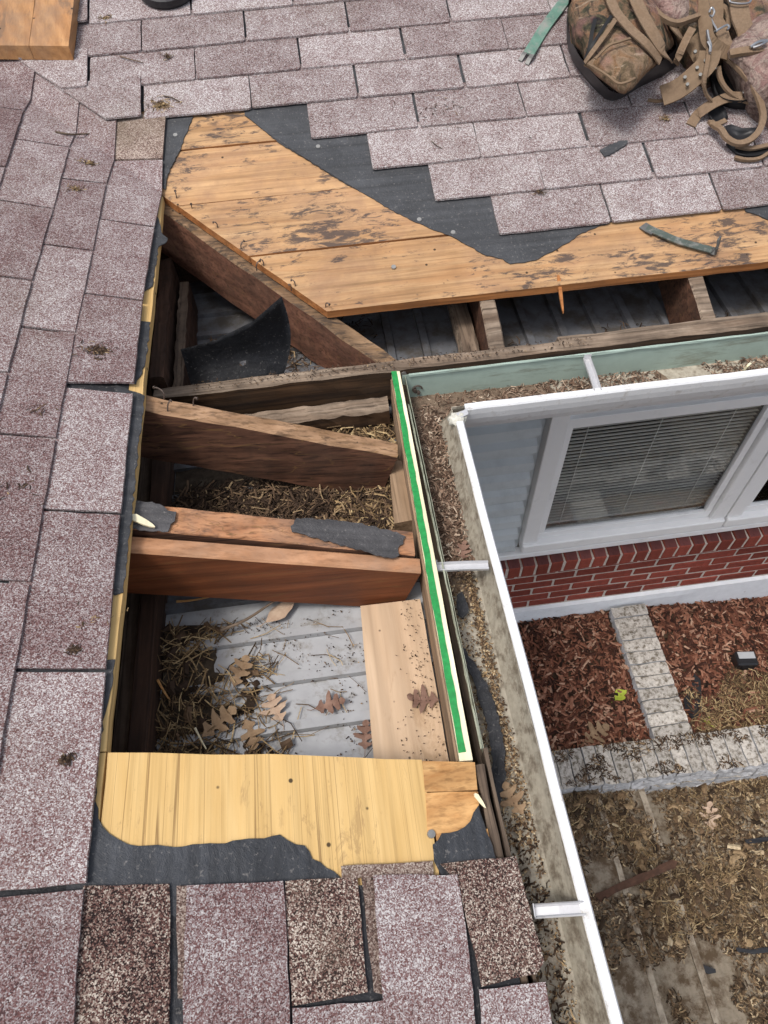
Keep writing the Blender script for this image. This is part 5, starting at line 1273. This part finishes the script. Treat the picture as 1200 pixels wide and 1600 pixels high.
loft('holster_cup', [(0.012, [(1106, 176), (1112, 192), (1128, 196), (1138, 184), (1130, 168), (1114, 166)]), (0.030, [(1107, 172), (1113, 187), (1128, 191), (1136, 180), (1129, 164), (1115, 163)])], [M_RUB], tb, sub=2, dome=-0.6)
strap('webbing_strap', [(1109, 192, 0.040), (1120, 194, 0.042), (1134, 188, 0.042)], 0.014, tb, M_WEB, 0.005)
loft('pouch_lining', [(0.012, [(1134, 226), (1150, 242), (1180, 246), (1215, 236), (1215, 226), (1180, 230)]), (0.022, [(1135, 224), (1151, 240), (1180, 243), (1214, 233), (1214, 224), (1180, 228)])], [M_LIN], tb, sub=2, dome=-0.3)
strap('pouch_rim', [(1148, 246, 0.022), (1166, 250, 0.022), (1186, 248, 0.024), (1200, 240, 0.024), (1220, 232, 0.024)], 0.009, tb, th=0.008)
strap('pouch_rim', [(1150, 228, 0.026), (1172, 232, 0.026), (1196, 228, 0.026), (1220, 222, 0.026)], 0.012, tb, th=0.006)
# upper right: dark pouch mouth, two wide tan straps with a slider
loft('pouch', [(0.012, [(1112, -20), (1116, 60), (1150, 78), (1200, 70), (1260, 40), (1260, -60), (1180, -80)]), (0.075, [(1114, -40), (1118, 40), (1150, 58), (1200, 50), (1250, 20), (1250, -80), (1180, -96)])], [M_LIN], tb, wr=0.004, seed=41, dome=-2.5)
strap('webbing_strap', [(1138, -30, 0.13), (1152, 0, 0.135), (1158, 30, 0.135), (1166, 52, 0.125), (1170, 74, 0.115)], 0.052, tb, M_WEB, 0.005)
strap('webbing_strap', [(1112, 20, 0.11), (1124, 38, 0.115), (1130, 58, 0.115), (1140, 82, 0.11)], 0.036, tb, M_WEB, 0.005)
strap('webbing_strap', [(1118, 8, 0.10), (1130, 10, 0.115), (1138, 24, 0.115), (1137, 44, 0.11)], 0.014, tb, M_WEB, 0.007)
strap('webbing_strap', [(1178, 66, 0.11), (1190, 48, 0.115), (1206, 34, 0.115), (1230, 20, 0.11)], 0.05, tb, M_WEB, 0.006)
strap('webbing_strap', [(1140, 84, 0.13), (1164, 80, 0.138), (1186, 78, 0.138), (1210, 72, 0.13)], 0.022, tb, M_WEB, 0.010)
def wire(name, pts, r=0.0028, closed=False):
    p = [pB(*q) for q in pts]; p = smooth_path(p + ([p[0]] if closed else []), 4)
    bm = bmesh.new(); tube(bm, p, r, 7); return obj(name, bm, M_STEEL, tb)
wire('slider_buckle', [(1141, 4, 0.148), (1142, -4, 0.15), (1171, -6, 0.15), (1171, 4, 0.148), (1156, 6, 0.148)], 0.003, True)
wire('clip', [(1108, 20, 0.15), (1112, 12, 0.155), (1116, 18, 0.155), (1113, 26, 0.15), (1109, 24, 0.145), (1113, 34, 0.145), (1120, 47, 0.14), (1118, 50, 0.14)])
wire('clip', [(1116, 50, 0.135), (1126, 44, 0.14), (1136, 39, 0.14), (1139, 43, 0.14), (1136, 47, 0.14)])
wire('clip', [(1105, 48, 0.145), (1107, 60, 0.142), (1110, 70, 0.14), (1109, 82, 0.135), (1110, 74, 0.14), (1106, 66, 0.14)], 0.004)
wire('clip', [(1113, 94, 0.11), (1117, 96, 0.11), (1118, 108, 0.105)])
wire('clip', [(1157, 129, 0.07), (1162, 133, 0.075), (1161, 146, 0.065)], 0.002)
wire('clip', [(1172, 74, 0.15), (1184, 66, 0.155), (1198, 64, 0.155), (1190, 70, 0.155), (1176, 75, 0.15)], 0.004)

# ------------------------------------------------------------------ things on the ground
sl = empty('solar_light', 'small black box light with pale top standing on the mulch', 'garden light', pz(1162, 1040, -2.45))
c = pz(1161, 1036, -2.43); rz = -0.12
def lbox(name, dx0, dx1, dy0, dy1, z0, z1, mat, bev=0.004):
    bm = bmesh.new(); box(bm, dx0, dx1, dy0, dy1, z0, z1, 0, bev)
    bmesh.ops.rotate(bm, verts=bm.verts, cent=(0, 0, 0), matrix=Matrix.Rotation(rz, 3, 'Z')); bmesh.ops.translate(bm, verts=bm.verts, vec=c)
    return obj(name, bm, mat, sl)
lbox('housing', -0.055, 0.055, -0.035, 0.045, -0.04, 0.06, M_BLKP, 0.008)
lbox('solar_panel', -0.044, 0.044, 0.000, 0.038, 0.0605, 0.064, plain('solar_pale', (0.36, 0.37, 0.38), 0.25, 0, 20, 0.05, 0.6), 0.001)
lbox('lens', -0.030, 0.030, -0.0385, -0.0355, -0.02, 0.035, M_LIN, 0.001)
def ground_scrap(name, px, z, label, mat, th=0.006, cat='scrap', bump_=0.01):
    bm = bmesh.new(); pts = [pz(a, b, z).to_2d() for a, b in px]
    sheet(bm, edge_subdiv(pts, 0.03, 0.003), lambda x, y: z + bump_ * mnoise.noise((x * 9, y * 9, 2)), th); return tag(obj(name, bm, mat), label, cat)
ground_scrap('plastic_scrap', [(1085, 1052), (1094, 1062), (1096, 1085), (1101, 1110), (1096, 1120), (1080, 1123), (1070, 1108), (1068, 1092), (1078, 1080)], -2.375, 'torn black plastic scrap right of the block edging', M_BLKP, bump_=0.03)
ground_scrap('metal_strip', [(912, 1413), (925, 1398), (958, 1384), (975, 1376), (1010, 1362), (1050, 1343), (1059, 1346), (1056, 1356), (1020, 1370), (985, 1386), (960, 1396), (935, 1412), (915, 1424)], -2.385, 'rusty brown metal strip lying across the steps', M_RUST, 0.012, 'metal strip', 0.006)
ground_scrap('plastic_scrap', [(1164, 1312), (1185, 1309), (1215, 1305), (1215, 1312), (1185, 1317), (1166, 1318)], -2.575, 'thin black strip on the litter near the right edge, upper one', M_BLKP, 0.012, bump_=0.004)
ground_scrap('plastic_scrap', [(1150, 1480), (1175, 1484), (1215, 1478), (1215, 1487), (1178, 1491), (1152, 1487)], -2.575, 'thin black strip on the bare concrete near the right edge, lower one', M_BLKP, 0.012, bump_=0.004)
ground_scrap('plastic_scrap', [(1088, 1512), (1100, 1508), (1118, 1514), (1119, 1520), (1108, 1522), (1092, 1517)], -2.565, 'small black scrap on the pale step edge', M_BLKP, 0.012, bump_=0.004)

# ================================================================== put every root at its thing's base and keep children in place
for o in list(COL.objects):
    if '_loc' in o:
        loc = Vector(o['_loc']); del o['_loc']; o.location = loc
        for ch in o.children:
            ch.location = Vector(ch.location) - loc
